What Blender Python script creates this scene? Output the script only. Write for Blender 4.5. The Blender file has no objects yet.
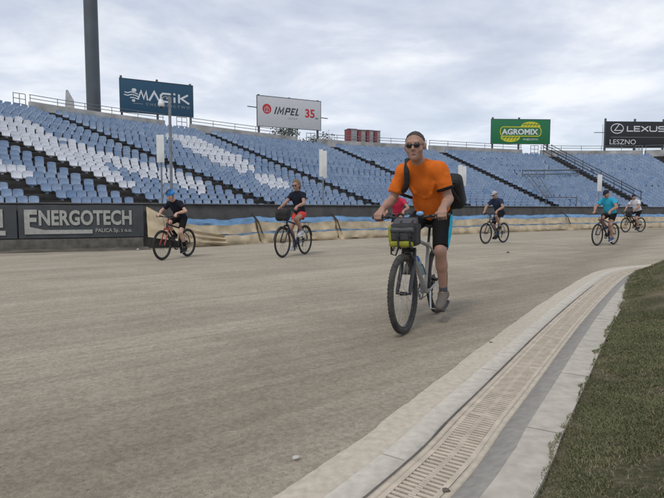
import bpy, bmesh, math, random
import numpy as np
from mathutils import Vector, Matrix, noise as mnoise

random.seed(7)
rng = np.random.default_rng(7)
SC = bpy.context.scene
COL = SC.collection

# ------------------------------------------------------------------ camera
F_PX, CX, CY, HORIZON, CAM_H = 530.0, 332.0, 249.0, 210.0, 1.07
PITCH = math.atan((CY - HORIZON) / F_PX)
cam_data = bpy.data.cameras.new('camera')
cam_data.sensor_width = 36.0
cam_data.lens = F_PX / 664.0 * 36.0
cam_data.clip_start = 0.05
cam_data.clip_end = 3000.0
cam = bpy.data.objects.new('camera', cam_data)
COL.objects.link(cam)
cam.location = (0, 0, CAM_H)
cam.rotation_euler = (math.pi / 2 - PITCH, 0, 0)
SC.camera = cam
# ------------------------------------------------------------------ sky, sun, exposure
SUN_EL, SUN_AZ = 52.0, 205.0            # degrees; azimuth measured clockwise from +Y
world = bpy.data.worlds.new('World')
SC.world = world
world.use_nodes = True
wn, wl = world.node_tree.nodes, world.node_tree.links
wn.clear()


def N(tree_nodes, kind, **kw):
    n = tree_nodes.new(kind)
    for k, v in kw.items():
        setattr(n, k, v)
    return n


w_out = N(wn, 'ShaderNodeOutputWorld')
sky = N(wn, 'ShaderNodeTexSky', sky_type='NISHITA', sun_disc=False)
sky.sun_elevation = math.radians(SUN_EL)
sky.sun_rotation = math.radians(SUN_AZ)
sky.air_density = 1.0
sky.dust_density = 1.5
bg_sky = N(wn, 'ShaderNodeBackground')
bg_sky.inputs['Strength'].default_value = 0.12
wl.new(sky.outputs[0], bg_sky.inputs['Color'])
tc = N(wn, 'ShaderNodeTexCoord')
sep = N(wn, 'ShaderNodeSeparateXYZ')
wl.new(tc.outputs['Generated'], sep.inputs[0])
zz = N(wn, 'ShaderNodeMath', operation='MAXIMUM')
wl.new(sep.outputs['Z'], zz.inputs[0])
zz.inputs[1].default_value = 0.0
za = N(wn, 'ShaderNodeMath', operation='ADD')
wl.new(zz.outputs[0], za.inputs[0])
za.inputs[1].default_value = 0.13
dx = N(wn, 'ShaderNodeMath', operation='DIVIDE')
dy = N(wn, 'ShaderNodeMath', operation='DIVIDE')
wl.new(sep.outputs['X'], dx.inputs[0]); wl.new(za.outputs[0], dx.inputs[1])
wl.new(sep.outputs['Y'], dy.inputs[0]); wl.new(za.outputs[0], dy.inputs[1])
cmb = N(wn, 'ShaderNodeCombineXYZ')
wl.new(dx.outputs[0], cmb.inputs[0]); wl.new(dy.outputs[0], cmb.inputs[1])
n1 = N(wn, 'ShaderNodeTexNoise')
n1.inputs['Scale'].default_value = 1.15
n1.inputs['Detail'].default_value = 8.0
n1.inputs['Roughness'].default_value = 0.56
n1.inputs['Distortion'].default_value = 0.25
wl.new(cmb.outputs[0], n1.inputs['Vector'])
n2 = N(wn, 'ShaderNodeTexNoise')
n2.inputs['Scale'].default_value = 0.42
n2.inputs['Detail'].default_value = 3.0
off = N(wn, 'ShaderNodeVectorMath', operation='ADD')
off.inputs[1].default_value = (3.7, 1.9, 0.4)
wl.new(cmb.outputs[0], off.inputs[0])
wl.new(off.outputs[0], n2.inputs['Vector'])
cr = N(wn, 'ShaderNodeValToRGB')         # cloud brightness, grey-blue bellies to white tops
cr.color_ramp.elements[0].position = 0.36
cr.color_ramp.elements[0].color = (0.47, 0.53, 0.655, 1)
cr.color_ramp.elements[1].position = 0.64
cr.color_ramp.elements[1].color = (0.90, 0.92, 0.96, 1)
e = cr.color_ramp.elements.new(0.5)
e.color = (0.62, 0.67, 0.78, 1)
wl.new(n1.outputs[0], cr.inputs[0])
# paler, warmer cloud low over the horizon
hz = N(wn, 'ShaderNodeMapRange')
hz.inputs['From Min'].default_value = 0.05
hz.inputs['From Max'].default_value = 0.30
hz.inputs['To Min'].default_value = 1.0
hz.inputs['To Max'].default_value = 0.0
wl.new(sep.outputs['Z'], hz.inputs[0])
hmix = N(wn, 'ShaderNodeMixRGB')
hmul = N(wn, 'ShaderNodeMath', operation='MULTIPLY')
hmul.inputs[1].default_value = 0.55
wl.new(hz.outputs[0], hmul.inputs[0])
wl.new(hmul.outputs[0], hmix.inputs[0])
wl.new(cr.outputs[0], hmix.inputs[1])
hmix.inputs[2].default_value = (0.80, 0.88, 0.97, 1)
bg_cloud = N(wn, 'ShaderNodeBackground')
bg_cloud.inputs['Strength'].default_value = 1.02
wl.new(hmix.outputs[0], bg_cloud.inputs['Color'])
cov = N(wn, 'ShaderNodeValToRGB')        # cover: a few thin openings of blue
cov.color_ramp.elements[0].position = 0.30
cov.color_ramp.elements[0].color = (0.5, 0.5, 0.5, 1)
cov.color_ramp.elements[1].position = 0.46
cov.color_ramp.elements[1].color = (1, 1, 1, 1)
wl.new(n2.outputs[0], cov.inputs[0])
wmix = N(wn, 'ShaderNodeMixShader')
wl.new(cov.outputs[0], wmix.inputs[0])
wl.new(bg_sky.outputs[0], wmix.inputs[1])
wl.new(bg_cloud.outputs[0], wmix.inputs[2])
wl.new(wmix.outputs[0], w_out.inputs['Surface'])

sun_data = bpy.data.lights.new('sun', 'SUN')
sun_data.energy = 1.15
sun_data.angle = math.radians(10)
sun_data.color = (1.0, 0.95, 0.88)
sun = bpy.data.objects.new('sun', sun_data)
COL.objects.link(sun)
_a, _e = math.radians(SUN_AZ), math.radians(SUN_EL)
sun_dir = Vector((math.sin(_a) * math.cos(_e), math.cos(_a) * math.cos(_e), math.sin(_e)))
sun.rotation_euler = sun_dir.to_track_quat('Z', 'Y').to_euler()
sun.location = (0, 0, 60)

SC.view_settings.view_transform = 'Standard'
SC.view_settings.look = 'None'
SC.view_settings.exposure = 0.08
SC.view_settings.gamma = 1.0
SC.view_settings.use_curve_mapping = False
SC.render.engine = 'CYCLES'

# ------------------------------------------------------------------ projection helpers (where things stand on the ground)
C_FWD = Vector((0, math.cos(PITCH), -math.sin(PITCH)))
C_UP = Vector((0, math.sin(PITCH), math.cos(PITCH)))
C_RT = Vector((1, 0, 0))
C_POS = Vector((0, 0, CAM_H))


def ray(px, py):
    return C_RT * ((px - CX) / F_PX) + C_UP * (-(py - CY) / F_PX) + C_FWD


def ground(px, py, z=0.0):
    r = ray(px, py)
    return C_POS + r * ((z - CAM_H) / r.z)


def at_depth(px, py, Y):
    r = ray(px, py)
    return C_POS + r * (Y / r.y)


def to_px(P):
    v = Vector(P) - C_POS
    d = v.dot(C_FWD)
    if d <= 0.01:
        return None
    return CX + F_PX * v.dot(C_RT) / d, CY - F_PX * v.dot(C_UP) / d, d


# ------------------------------------------------------------------ materials
MATS = {}


def mat(name, col, rough=0.6, metal=0.0, var=0.18, scale=6.0, bump=0.0, bscale=40.0, spec=0.5, coord='Object', detail=4.0, tint=None):
    if name in MATS:
        return MATS[name]
    m = bpy.data.materials.new(name)
    m.use_nodes = True
    nt = m.node_tree
    b = nt.nodes['Principled BSDF']
    b.inputs['Roughness'].default_value = rough
    b.inputs['Metallic'].default_value = metal
    b.inputs['Specular IOR Level'].default_value = spec
    t = nt.nodes.new('ShaderNodeTexCoord')
    no = nt.nodes.new('ShaderNodeTexNoise')
    no.inputs['Scale'].default_value = scale
    no.inputs['Detail'].default_value = detail
    nt.links.new(t.outputs[coord], no.inputs['Vector'])
    r = nt.nodes.new('ShaderNodeValToRGB')
    lo = [c * (1 - var) for c in col]
    hi = [min(1, c * (1 + var)) for c in col] if tint is None else list(tint)
    r.color_ramp.elements[0].position = 0.3
    r.color_ramp.elements[0].color = (*lo, 1)
    r.color_ramp.elements[1].position = 0.7
    r.color_ramp.elements[1].color = (*hi, 1)
    nt.links.new(no.outputs[0], r.inputs[0])
    nt.links.new(r.outputs[0], b.inputs['Base Color'])
    if bump > 0:
        nb = nt.nodes.new('ShaderNodeTexNoise')
        nb.inputs['Scale'].default_value = bscale
        nb.inputs['Detail'].default_value = 5.0
        nt.links.new(t.outputs[coord], nb.inputs['Vector'])
        bp = nt.nodes.new('ShaderNodeBump')
        bp.inputs['Strength'].default_value = bump
        bp.inputs['Distance'].default_value = 0.02
        nt.links.new(nb.outputs[0], bp.inputs['Height'])
        nt.links.new(bp.outputs[0], b.inputs['Normal'])
    MATS[name] = m
    return m


def glass_mat(name, col, rough=0.1, trans=0.8):
    if name in MATS:
        return MATS[name]
    m = mat(name, col, rough)
    m.node_tree.nodes['Principled BSDF'].inputs['Transmission Weight'].default_value = trans
    return m


# ------------------------------------------------------------------ mesh helpers
class MB:
    """collects verts and faces, with a material index per face"""
    def __init__(self):
        self.v, self.f, self.mi = [], [], []

    def add(self, vs, fs, mi=0):
        o = len(self.v)
        self.v.extend([tuple(p) for p in vs])
        for q in fs:
            self.f.append(tuple(i + o for i in q))
            self.mi.append(mi)

    def box(self, lo, hi, M=None, mi=0, bev=0.0):
        x0, y0, z0 = lo
        x1, y1, z1 = hi
        if bev <= 0:
            vs = [(x0, y0, z0), (x1, y0, z0), (x1, y1, z0), (x0, y1, z0), (x0, y0, z1), (x1, y0, z1), (x1, y1, z1), (x0, y1, z1)]
            fs = [(0, 3, 2, 1), (4, 5, 6, 7), (0, 1, 5, 4), (1, 2, 6, 5), (2, 3, 7, 6), (3, 0, 4, 7)]
        else:
            bm = bmesh.new()
            bmesh.ops.create_cube(bm, size=1)
            for v in bm.verts:
                v.co = Vector(((x0 + x1) / 2 + v.co.x * (x1 - x0), (y0 + y1) / 2 + v.co.y * (y1 - y0), (z0 + z1) / 2 + v.co.z * (z1 - z0)))
            bmesh.ops.bevel(bm, geom=bm.edges[:], offset=bev, segments=2, affect='EDGES', profile=0.6)
            bm.verts.index_update()
            vs = [v.co.copy() for v in bm.verts]
            fs = [[v.index for v in f.verts] for f in bm.faces]
            bm.free()
        if M is not None:
            vs = [M @ Vector(v) for v in vs]
        self.add(vs, fs, mi)

    def tube(self, pts, r, n=8, mi=0, caps=True, r2=None, closed=False):
        pts = [Vector(p) for p in pts]
        m = len(pts)
        rs = r if isinstance(r, (list, tuple)) else ([r] * m if r2 is None else [r + (r2 - r) * i / (m - 1) for i in range(m)])
        ref = None
        vs = []
        for i, p in enumerate(pts):
            if closed:
                t = pts[(i + 1) % m] - pts[i - 1]
            else:
                t = pts[min(i + 1, m - 1)] - pts[max(i - 1, 0)]
            t.normalize()
            if ref is None:
                ref = t.orthogonal().normalized()
            else:
                ref = (ref - t * ref.dot(t))
                if ref.length < 1e-5:
                    ref = t.orthogonal()
                ref.normalize()
            b = t.cross(ref)
            for k in range(n):
                a = 2 * math.pi * k / n
                vs.append(p + (ref * math.cos(a) + b * math.sin(a)) * rs[i])
        fs = []
        for i in range(m if closed else m - 1):
            j = (i + 1) % m
            for k in range(n):
                fs.append((i * n + k, i * n + (k + 1) % n, j * n + (k + 1) % n, j * n + k))
        if caps and not closed:
            fs.append(tuple(reversed(range(n))))
            fs.append(tuple((m - 1) * n + k for k in range(n)))
        self.add(vs, fs, mi)

    def ring(self, c, axis, R, prof, n=48, mi=0):
        """revolve a closed profile of (radial, axial) offsets about an axis"""
        c, axis = Vector(c), Vector(axis).normalized()
        u = axis.orthogonal().normalized()
        w = axis.cross(u)
        k = len(prof)
        vs = []
        for i in range(n):
            a = 2 * math.pi * i / n
            d = u * math.cos(a) + w * math.sin(a)
            for (pr, pa) in prof:
                vs.append(c + d * (R + pr) + axis * pa)
        fs = []
        for i in range(n):
            j = (i + 1) % n
            for q in range(k):
                fs.append((i * k + q, j * k + q, j * k + (q + 1) % k, i * k + (q + 1) % k))
        self.add(vs, fs, mi)

    def disc(self, c, axis, R, th, n=24, mi=0):
        c, axis = Vector(c), Vector(axis).normalized()
        self.tube([c - axis * th / 2, c + axis * th / 2], R, n=n, mi=mi)

    def sphere(self, c, r, n=10, mi=0, M=None):
        c = Vector(c)
        r = (r, r, r) if not isinstance(r, (tuple, list)) else r
        vs, fs = [], []
        for i in range(n + 1):
            t = math.pi * i / n
            for k in range(2 * n):
                a = math.pi * k / n
                p = Vector((r[0] * math.sin(t) * math.cos(a), r[1] * math.sin(t) * math.sin(a), r[2] * math.cos(t)))
                if M is not None:
                    p = M @ p
                vs.append(c + p)
        for i in range(n):
            for k in range(2 * n):
                fs.append((i * 2 * n + k, (i + 1) * 2 * n + k, (i + 1) * 2 * n + (k + 1) % (2 * n), i * 2 * n + (k + 1) % (2 * n)))
        self.add(vs, fs, mi)

    def build(self, name, mats, parent=None, smooth=True, angle=35):
        me = bpy.data.meshes.new(name)
        me.from_pydata(self.v, [], self.f)
        for m in (mats if isinstance(mats, (list, tuple)) else [mats]):
            me.materials.append(m)
        me.polygons.foreach_set('material_index', self.mi)
        bm = bmesh.new()
        bm.from_mesh(me)
        bmesh.ops.recalc_face_normals(bm, faces=bm.faces)
        bm.to_mesh(me)
        bm.free()
        if smooth:
            me.polygons.foreach_set('use_smooth', [True] * len(me.polygons))
            me.set_sharp_from_angle(angle=math.radians(angle))
        me.update()
        return link(name, me, parent)


def link(name, me, parent=None):
    o = bpy.data.objects.new(name, me)
    COL.objects.link(o)
    if parent is not None:
        o.parent = parent
    return o


def tag(o, label=None, cat=None, group=None, kind=None):
    if label:
        o['label'] = label
    if cat:
        o['category'] = cat
    if group:
        o['group'] = group
    if kind:
        o['kind'] = kind
    return o


def empty(name, loc=(0, 0, 0), rz=0.0):
    o = bpy.data.objects.new(name, None)
    COL.objects.link(o)
    o.location = loc
    o.rotation_euler = (0, 0, rz)
    o.empty_display_size = 0.2
    return o


def text_mesh(name, body, size, material, parent=None, M=None, offset=0.0, sx=1.0, shear=0.0, depth=0.006, align='LEFT', spacing=1.0):
    cu = bpy.data.curves.new(name, 'FONT')
    cu.body = body
    cu.size = size
    cu.extrude = depth
    cu.offset = offset
    cu.shear = shear
    cu.align_x = align
    cu.space_character = spacing
    cu.resolution_u = 3
    to = bpy.data.objects.new(name, cu)
    COL.objects.link(to)
    dg = bpy.context.evaluated_depsgraph_get()
    me = bpy.data.meshes.new_from_object(to.evaluated_get(dg))
    bpy.data.objects.remove(to)
    bpy.data.curves.remove(cu)
    me.name = name
    me.materials.clear()
    me.materials.append(material)
    me.transform(Matrix.Diagonal((sx, 1, 1, 1)))
    if M is not None:
        me.transform(M)
    return link(name, me, parent)


def catmull(P, u):
    n = len(P)
    i = int(math.floor(u))
    i = max(0, min(n - 2, i))
    t = u - i
    p1, p2 = P[i], P[i + 1]
    p0 = P[i - 1] if i > 0 else p1 * 2 - p2
    p3 = P[i + 2] if i + 2 < n else p2 * 2 - p1
    return 0.5 * ((p1 * 2) + (p2 - p0) * t + (p0 * 2 - p1 * 5 + p2 * 4 - p3) * t * t + (p1 * 3 - p0 - p2 * 3 + p3) * t ** 3)


class Path:
    """arc-length sampled smooth curve in plan"""
    def __init__(self, pts, n=60):
        P = [Vector((p[0], p[1], 0)) for p in pts]
        self.s = [catmull(P, (len(P) - 1) * i / (n * (len(P) - 1))) for i in range(n * (len(P) - 1) + 1)]
        self.L = [0.0]
        for a, b in zip(self.s, self.s[1:]):
            self.L.append(self.L[-1] + (b - a).length)
        self.len = self.L[-1]
        self.La = np.array(self.L)
        self.X = np.array([p.x for p in self.s])
        self.Y = np.array([p.y for p in self.s])

    def at(self, l):
        return Vector((float(np.interp(l, self.La, self.X)), float(np.interp(l, self.La, self.Y)), 0))

    def frame(self, l):
        p = self.at(l)
        a, b = self.at(max(0, l - 0.15)), self.at(min(self.len, l + 0.15))
        t = (b - a).normalized()
        return p, t, Vector((-t.y, t.x, 0))       # left normal


def strip(name, path, l0, l1, prof, mats, step=0.25, mi=None, smooth=True, parent=None, angle=30, wob=0.0):
    """sweep an open (offset-left, z) profile along a path"""
    n = max(2, int((l1 - l0) / step) + 1)
    m = MB()
    k = len(prof)
    vs = []
    for i in range(n):
        l = l0 + (l1 - l0) * i / (n - 1)
        p, t, nn = path.frame(l)
        for j, (o, z) in enumerate(prof):
            w = wob * (mnoise.noise(Vector((l * 2.1, j * 3.7, 0.3))) + 0.5 * mnoise.noise(Vector((l * 15.3, j * 5.1, 1.3)))) if j == 0 else 0
            q = p + nn * (o + w)
            vs.append((q.x, q.y, z))
    for i in range(n - 1):
        for j in range(k - 1):
            m.add([vs[i * k + j], vs[(i + 1) * k + j], vs[(i + 1) * k + j + 1], vs[i * k + j + 1]], [(0, 1, 2, 3)], mi[j] if mi else 0)
    o = m.build(name, mats, parent, smooth, angle)
    bm = bmesh.new(); bm.from_mesh(o.data)
    bmesh.ops.remove_doubles(bm, verts=bm.verts, dist=1e-5)
    bmesh.ops.recalc_face_normals(bm, faces=bm.faces)
    bm.to_mesh(o.data); bm.free()
    return o


def ordw(i):
    w = ['zeroth', 'first', 'second', 'third', 'fourth', 'fifth', 'sixth', 'seventh', 'eighth', 'ninth', 'tenth', 'eleventh', 'twelfth', 'thirteenth', 'fourteenth',
         'fifteenth', 'sixteenth', 'seventeenth', 'eighteenth', 'nineteenth', 'twentieth', 'twenty-first', 'twenty-second', 'twenty-third', 'twenty-fourth', 'twenty-fifth', 'twenty-sixth']
    return w[i] if i < len(w) else str(i)

# ================================================================== GROUND
kerb_pts = [(-6.2, -5.2), (-3.2, -2.2)] + [tuple(ground(*p)[:2]) for p in ((272, 498), (412, 399), (527.7, 313), (582, 278))]
kerb_pts += [(4.88, 9.48), (5.85, 10.2), (7.3, 10.65), (10.5, 10.7), (15.5, 9.6), (22, 5), (25, 0)]
KERB = Path(kerb_pts)
STREAK = math.radians(37)


def dirt_material():
    m = bpy.data.materials.new('dirt')
    m.use_nodes = True
    nt = m.node_tree
    nd, ln = nt.nodes, nt.links
    b = nd['Principled BSDF']
    b.inputs['Roughness'].default_value = 0.95
    b.inputs['Specular IOR Level'].default_value = 0.15
    t = nd.new('ShaderNodeTexCoord')
    mp = nd.new('ShaderNodeMapping')
    mp.inputs['Rotation'].default_value = (0, 0, -STREAK)
    ln.new(t.outputs['Object'], mp.inputs['Vector'])
    st = nd.new('ShaderNodeMapping')
    st.inputs['Scale'].default_value = (0.05, 1.0, 1.0)
    ln.new(mp.outputs[0], st.inputs['Vector'])

    def noise(vec, scale, detail, rough=0.55, dist=0.0):
        q = nd.new('ShaderNodeTexNoise')
        q.inputs['Scale'].default_value = scale
        q.inputs['Detail'].default_value = detail
        q.inputs['Roughness'].default_value = rough
        q.inputs['Distortion'].default_value = dist
        ln.new(vec, q.inputs['Vector'])
        return q.outputs[0]

    def ramp(src, p0, c0, p1, c1):
        q = nd.new('ShaderNodeValToRGB')
        q.color_ramp.elements[0].position = p0
        q.color_ramp.elements[0].color = (*c0, 1)
        q.color_ramp.elements[1].position = p1
        q.color_ramp.elements[1].color = (*c1, 1)
        ln.new(src, q.inputs[0])
        return q.outputs[0]

    def mix(kind, f, a, bb):
        q = nd.new('ShaderNodeMixRGB')
        q.blend_type = kind
        q.inputs[0].default_value = f
        ln.new(a, q.inputs[1])
        ln.new(bb, q.inputs[2])
        return q.outputs[0]
    streak = noise(st.outputs[0], 1.1, 6, 0.62, 0.2)
    streak2 = noise(st.outputs[0], 5.5, 5, 0.6)
    st3 = nd.new('ShaderNodeMapping')
    st3.inputs['Scale'].default_value = (0.016, 1.0, 1.0)
    ln.new(mp.outputs[0], st3.inputs['Vector'])
    streak3 = noise(st3.outputs[0], 17, 4, 0.6, 0.15)
    big = noise(t.outputs['Object'], 0.8, 5, 0.6, 0.4)
    fine = noise(t.outputs['Object'], 42, 6, 0.75)
    mid = noise(t.outputs['Object'], 9, 6, 0.7, 0.3)
    base = ramp(streak, 0.33, (0.405, 0.355, 0.280), 0.68, (0.505, 0.444, 0.352))
    c = mix('MULTIPLY', 0.42, base, ramp(streak2, 0.3, (0.70, 0.69, 0.67), 0.7, (1.12, 1.11, 1.08)))
    c = mix('MULTIPLY', 0.45, c, ramp(streak3, 0.36, (0.80, 0.79, 0.77), 0.56, (1.04, 1.04, 1.04)))
    c = mix('MULTIPLY', 0.5, c, ramp(big, 0.32, (0.76, 0.75, 0.73), 0.62, (1.06, 1.06, 1.06)))
    c = mix('MULTIPLY', 0.45, c, ramp(mid, 0.3, (0.80, 0.79, 0.77), 0.65, (1.08, 1.08, 1.08)))
    c = mix('MULTIPLY', 0.8, c, ramp(fine, 0.32, (0.55, 0.54, 0.52), 0.62, (1.12, 1.12, 1.12)))
    # a darker lane some way off the inner kerb
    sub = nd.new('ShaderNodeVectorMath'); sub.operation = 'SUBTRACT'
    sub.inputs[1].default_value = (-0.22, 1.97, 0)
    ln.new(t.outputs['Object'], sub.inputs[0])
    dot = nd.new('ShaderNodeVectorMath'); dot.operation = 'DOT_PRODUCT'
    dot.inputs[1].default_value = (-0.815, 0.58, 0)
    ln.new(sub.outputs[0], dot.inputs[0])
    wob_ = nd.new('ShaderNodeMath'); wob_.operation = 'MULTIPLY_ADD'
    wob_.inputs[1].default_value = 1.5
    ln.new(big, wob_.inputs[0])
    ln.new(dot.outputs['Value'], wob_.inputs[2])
    dark_lane = nd.new('ShaderNodeValToRGB')
    dark_lane.color_ramp.elements[0].position = 0.16; dark_lane.color_ramp.elements[0].color = (1, 1, 1, 1)
    dark_lane.color_ramp.elements[1].position = 0.62; dark_lane.color_ramp.elements[1].color = (1, 1, 1, 1)
    e1_ = dark_lane.color_ramp.elements.new(0.27); e1_.color = (0.72, 0.71, 0.69, 1)
    e2_ = dark_lane.color_ramp.elements.new(0.40); e2_.color = (0.80, 0.79, 0.78, 1)
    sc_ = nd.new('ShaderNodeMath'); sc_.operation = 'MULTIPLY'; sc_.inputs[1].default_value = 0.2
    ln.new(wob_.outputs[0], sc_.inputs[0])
    ln.new(sc_.outputs[0], dark_lane.inputs[0])
    c = mix('MULTIPLY', 0.85, c, dark_lane.outputs[0])
    ln.new(c, b.inputs['Base Color'])
    bp = nd.new('ShaderNodeBump')
    bp.inputs['Strength'].default_value = 0.7
    bp.inputs['Distance'].default_value = 0.018
    add = nd.new('ShaderNodeMath'); add.operation = 'ADD'
    ln.new(fine, add.inputs[0]); ln.new(mid, add.inputs[1])
    ln.new(add.outputs[0], bp.inputs['Height'])
    ln.new(bp.outputs[0], b.inputs['Normal'])
    return m


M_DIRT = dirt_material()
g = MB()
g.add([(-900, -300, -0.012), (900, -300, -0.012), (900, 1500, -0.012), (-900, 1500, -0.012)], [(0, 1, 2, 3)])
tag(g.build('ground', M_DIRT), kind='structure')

# track edge strips, swept along the inner kerb line; offsets to the RIGHT are negative
M_CREAM = mat('sandy_concrete', (0.50, 0.435, 0.34), 0.92, var=0.14, scale=26, bump=0.18, bscale=190, detail=10)
M_PALE = mat('pale_concrete', (0.53, 0.485, 0.405), 0.92, var=0.13, scale=22, bump=0.14, bscale=210, detail=10)
M_GREYC = mat('grey_concrete', (0.31, 0.285, 0.25), 0.9, var=0.15, scale=24, bump=0.14, bscale=200, detail=10)
M_SLAB = mat('slab_concrete', (0.44, 0.40, 0.33), 0.92, var=0.16, scale=14, bump=0.14, bscale=200, detail=12)
M_JOINT = mat('joint_dark', (0.10, 0.095, 0.085), 0.95)
M_GRATE = mat('polymer_concrete', (0.50, 0.425, 0.33), 0.85, var=0.15, scale=14, bump=0.2, bscale=80)
M_SLOT = mat('channel_brown', (0.12, 0.094, 0.070), 0.95)  # dark brown bed seen through the grating slots
KL0, KL1 = 0.5, KERB.len - 1
W = [0.0, -0.165, -0.285, -0.325, -0.52, -0.55, -0.665, -0.82]
strip('sandy_edge_strip', KERB, KL0, KL1, [(0.0, 0.0), (-0.04, 0.006), (W[1] - 0.01, 0.006)], M_CREAM, 0.03, wob=0.013)['kind'] = 'structure'
strip('path', KERB, KL0, KL1, [(W[1], 0.010), (W[2], 0.010), (W[2], -0.004)], M_PALE, 0.2)['kind'] = 'structure'
drain = empty('drain_channel', (0, 0, 0))
tag(drain, 'long slotted beige drain channel running between pale strip and grey kerb', 'drain')
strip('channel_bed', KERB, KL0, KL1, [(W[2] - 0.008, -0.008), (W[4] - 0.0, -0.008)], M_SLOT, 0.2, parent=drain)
strip('channel_edge', KERB, KL0, KL1, [(W[2] - 0.012, -0.006), (W[2] - 0.012, 0.012), (W[3], 0.012), (W[3], -0.006)], M_GRATE, 0.2, parent=drain)
strip('channel_edge', KERB, KL0, KL1, [(W[4], -0.006), (W[4], 0.012), (W[5], 0.012), (W[5], 0.0)], M_CREAM, 0.2, parent=drain)
# the grating itself: transverse bars in two staggered files with three long rails
gm = MB()
w_in, w_out_ = W[3] - 0.003, W[4] + 0.003
midw = (w_in + w_out_) / 2


def curve_box(mb, l, dl, oa, ob, z0, z1, mi=0):
    p0, t0, n0 = KERB.frame(l)
    p1, t1, n1_ = KERB.frame(l + dl)
    vs = []
    for z in (z0, z1):
        vs += [p0 + n0 * oa + Vector((0, 0, z)), p0 + n0 * ob + Vector((0, 0, z)), p1 + n1_ * ob + Vector((0, 0, z)), p1 + n1_ * oa + Vector((0, 0, z))]
    mb.add(vs, [(0, 3, 2, 1), (4, 5, 6, 7), (0, 1, 5, 4), (1, 2, 6, 5), (2, 3, 7, 6), (3, 0, 4, 7)], mi)


l = 6.5
pitch_g = 0.030
while l < 21.0:
    curve_box(gm, l, 0.0165, w_in - 0.022, midw - 0.012, -0.006, 0.0095)
    curve_box(gm, l + pitch_g / 2, 0.0165, midw + 0.012, w_out_ + 0.022, -0.006, 0.0095)
    l += pitch_g
for (a, bq) in ((w_in, w_in - 0.022), (w_out_ + 0.022, w_out_)):
    l = 6.5
    while l < KL1:
        curve_box(gm, l, 0.498, a, bq, -0.006, 0.010)
        l += 0.5
l = 6.5
while l < 21:
    curve_box(gm, l, 0.03, w_in - 0.022, w_out_ + 0.022, -0.006, 0.0085)
    l += 1.0
while l < KL1:
    curve_box(gm, l, 0.25, w_in - 0.022, w_out_ + 0.022, -0.006, 0.0095)
    l += 0.25
gm.build('grating', M_GRATE, drain, smooth=False)
tag(strip('kerb', KERB, KL0, KL1, [(W[5] - 0.002, 0.0), (W[5] - 0.004, 0.014), (W[6] + 0.006, 0.052), (W[6], 0.055)], M_GREYC, 0.2), kind='structure')
# slabs on the kerb, 0.98 m long with dark open joints
sl = MB()
l = KL0
while l < KL1 - 1:
    ln_ = 0.972
    for q in range(4):
        a0 = l + ln_ * q / 4
        dz = random.uniform(-0.001, 0.001)
        curve_box(sl, a0, ln_ / 4, W[6] - 0.001, W[7], 0.0, 0.058)
    l += 0.985
tag(sl.build('pavement', M_SLAB, None, smooth=False), kind='structure')
strip('pavement_joint_bed', KERB, KL0, KL1, [(W[6] - 0.001, 0.05), (W[7], 0.05)], M_JOINT, 0.3)['kind'] = 'structure'
# crack between pale strip and channel
ck = MB()
l = 6.5
while l < 16:
    p, t, nn = KERB.frame(l)
    w = 0.0035 + 0.003 * abs(mnoise.noise(Vector((l * 3, 0, 0))))
    o = W[2] - 0.006 + 0.003 * mnoise.noise(Vector((l * 2, 5, 0)))
    p2, t2, nn2 = KERB.frame(l + 0.1)
    ck.add([(p + nn * (o - w)) + Vector((0, 0, .0145)), (p + nn * (o + w)) + Vector((0, 0, .0145)), (p2 + nn2 * (o + w)) + Vector((0, 0, .0145)), (p2 + nn2 * (o - w)) + Vector((0, 0, .0145))], [(0, 1, 2, 3)])
    l += 0.1
ck.build('joint', M_JOINT, drain, smooth=False)
tj = MB()
l = 6.9
while l < 18:
    curve_box(tj, l, 0.005, W[1] - 0.004, W[2] + 0.012, 0.004, 0.0108)
    l += 1.47
tag(tj.build('path_joints', mat('joint_grey', (0.24, 0.22, 0.19), 0.95), None, smooth=False), kind='structure')

# lawn: ground sheet following the slab edge
def lawn_material():
    m = bpy.data.materials.new('lawn')
    m.use_nodes = True
    nd, ln = m.node_tree.nodes, m.node_tree.links
    b = nd['Principled BSDF']
    b.inputs['Roughness'].default_value = 0.95
    b.inputs['Specular IOR Level'].default_value = 0.1
    t = nd.new('ShaderNodeTexCoord')
    n_a = nd.new('ShaderNodeTexNoise'); n_a.inputs['Scale'].default_value = 2.2; n_a.inputs['Detail'].default_value = 8; n_a.inputs['Roughness'].default_value = 0.7
    n_b = nd.new('ShaderNodeTexNoise'); n_b.inputs['Scale'].default_value = 55; n_b.inputs['Detail'].default_value = 5; n_b.inputs['Roughness'].default_value = 0.8
    for q in (n_a, n_b):
        ln.new(t.outputs['Object'], q.inputs['Vector'])
    r = nd.new('ShaderNodeValToRGB')
    r.color_ramp.elements[0].position = 0.44; r.color_ramp.elements[0].color = (0.130, 0.128, 0.068, 1)
    r.color_ramp.elements[1].position = 0.66; r.color_ramp.elements[1].color = (0.30, 0.25, 0.17, 1)
    ln.new(n_a.outputs[0], r.inputs[0])
    r2 = nd.new('ShaderNodeValToRGB')
    r2.color_ramp.elements[0].position = 0.35; r2.color_ramp.elements[0].color = (0.45, 0.45, 0.45, 1)
    r2.color_ramp.elements[1].position = 0.65; r2.color_ramp.elements[1].color = (1.2, 1.2, 1.15, 1)
    ln.new(n_b.outputs[0], r2.inputs[0])
    mx = nd.new('ShaderNodeMixRGB'); mx.blend_type = 'MULTIPLY'; mx.inputs[0].default_value = 0.9
    ln.new(r.outputs[0], mx.inputs[1]); ln.new(r2.outputs[0], mx.inputs[2])
    ln.new(mx.outputs[0], b.inputs['Base Color'])
    bp = nd.new('ShaderNodeBump'); bp.inputs['Strength'].default_value = 0.9; bp.inputs['Distance'].default_value = 0.03
    ln.new(n_b.outputs[0], bp.inputs['Height']); ln.new(bp.outputs[0], b.inputs['Normal'])
    return m


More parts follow.
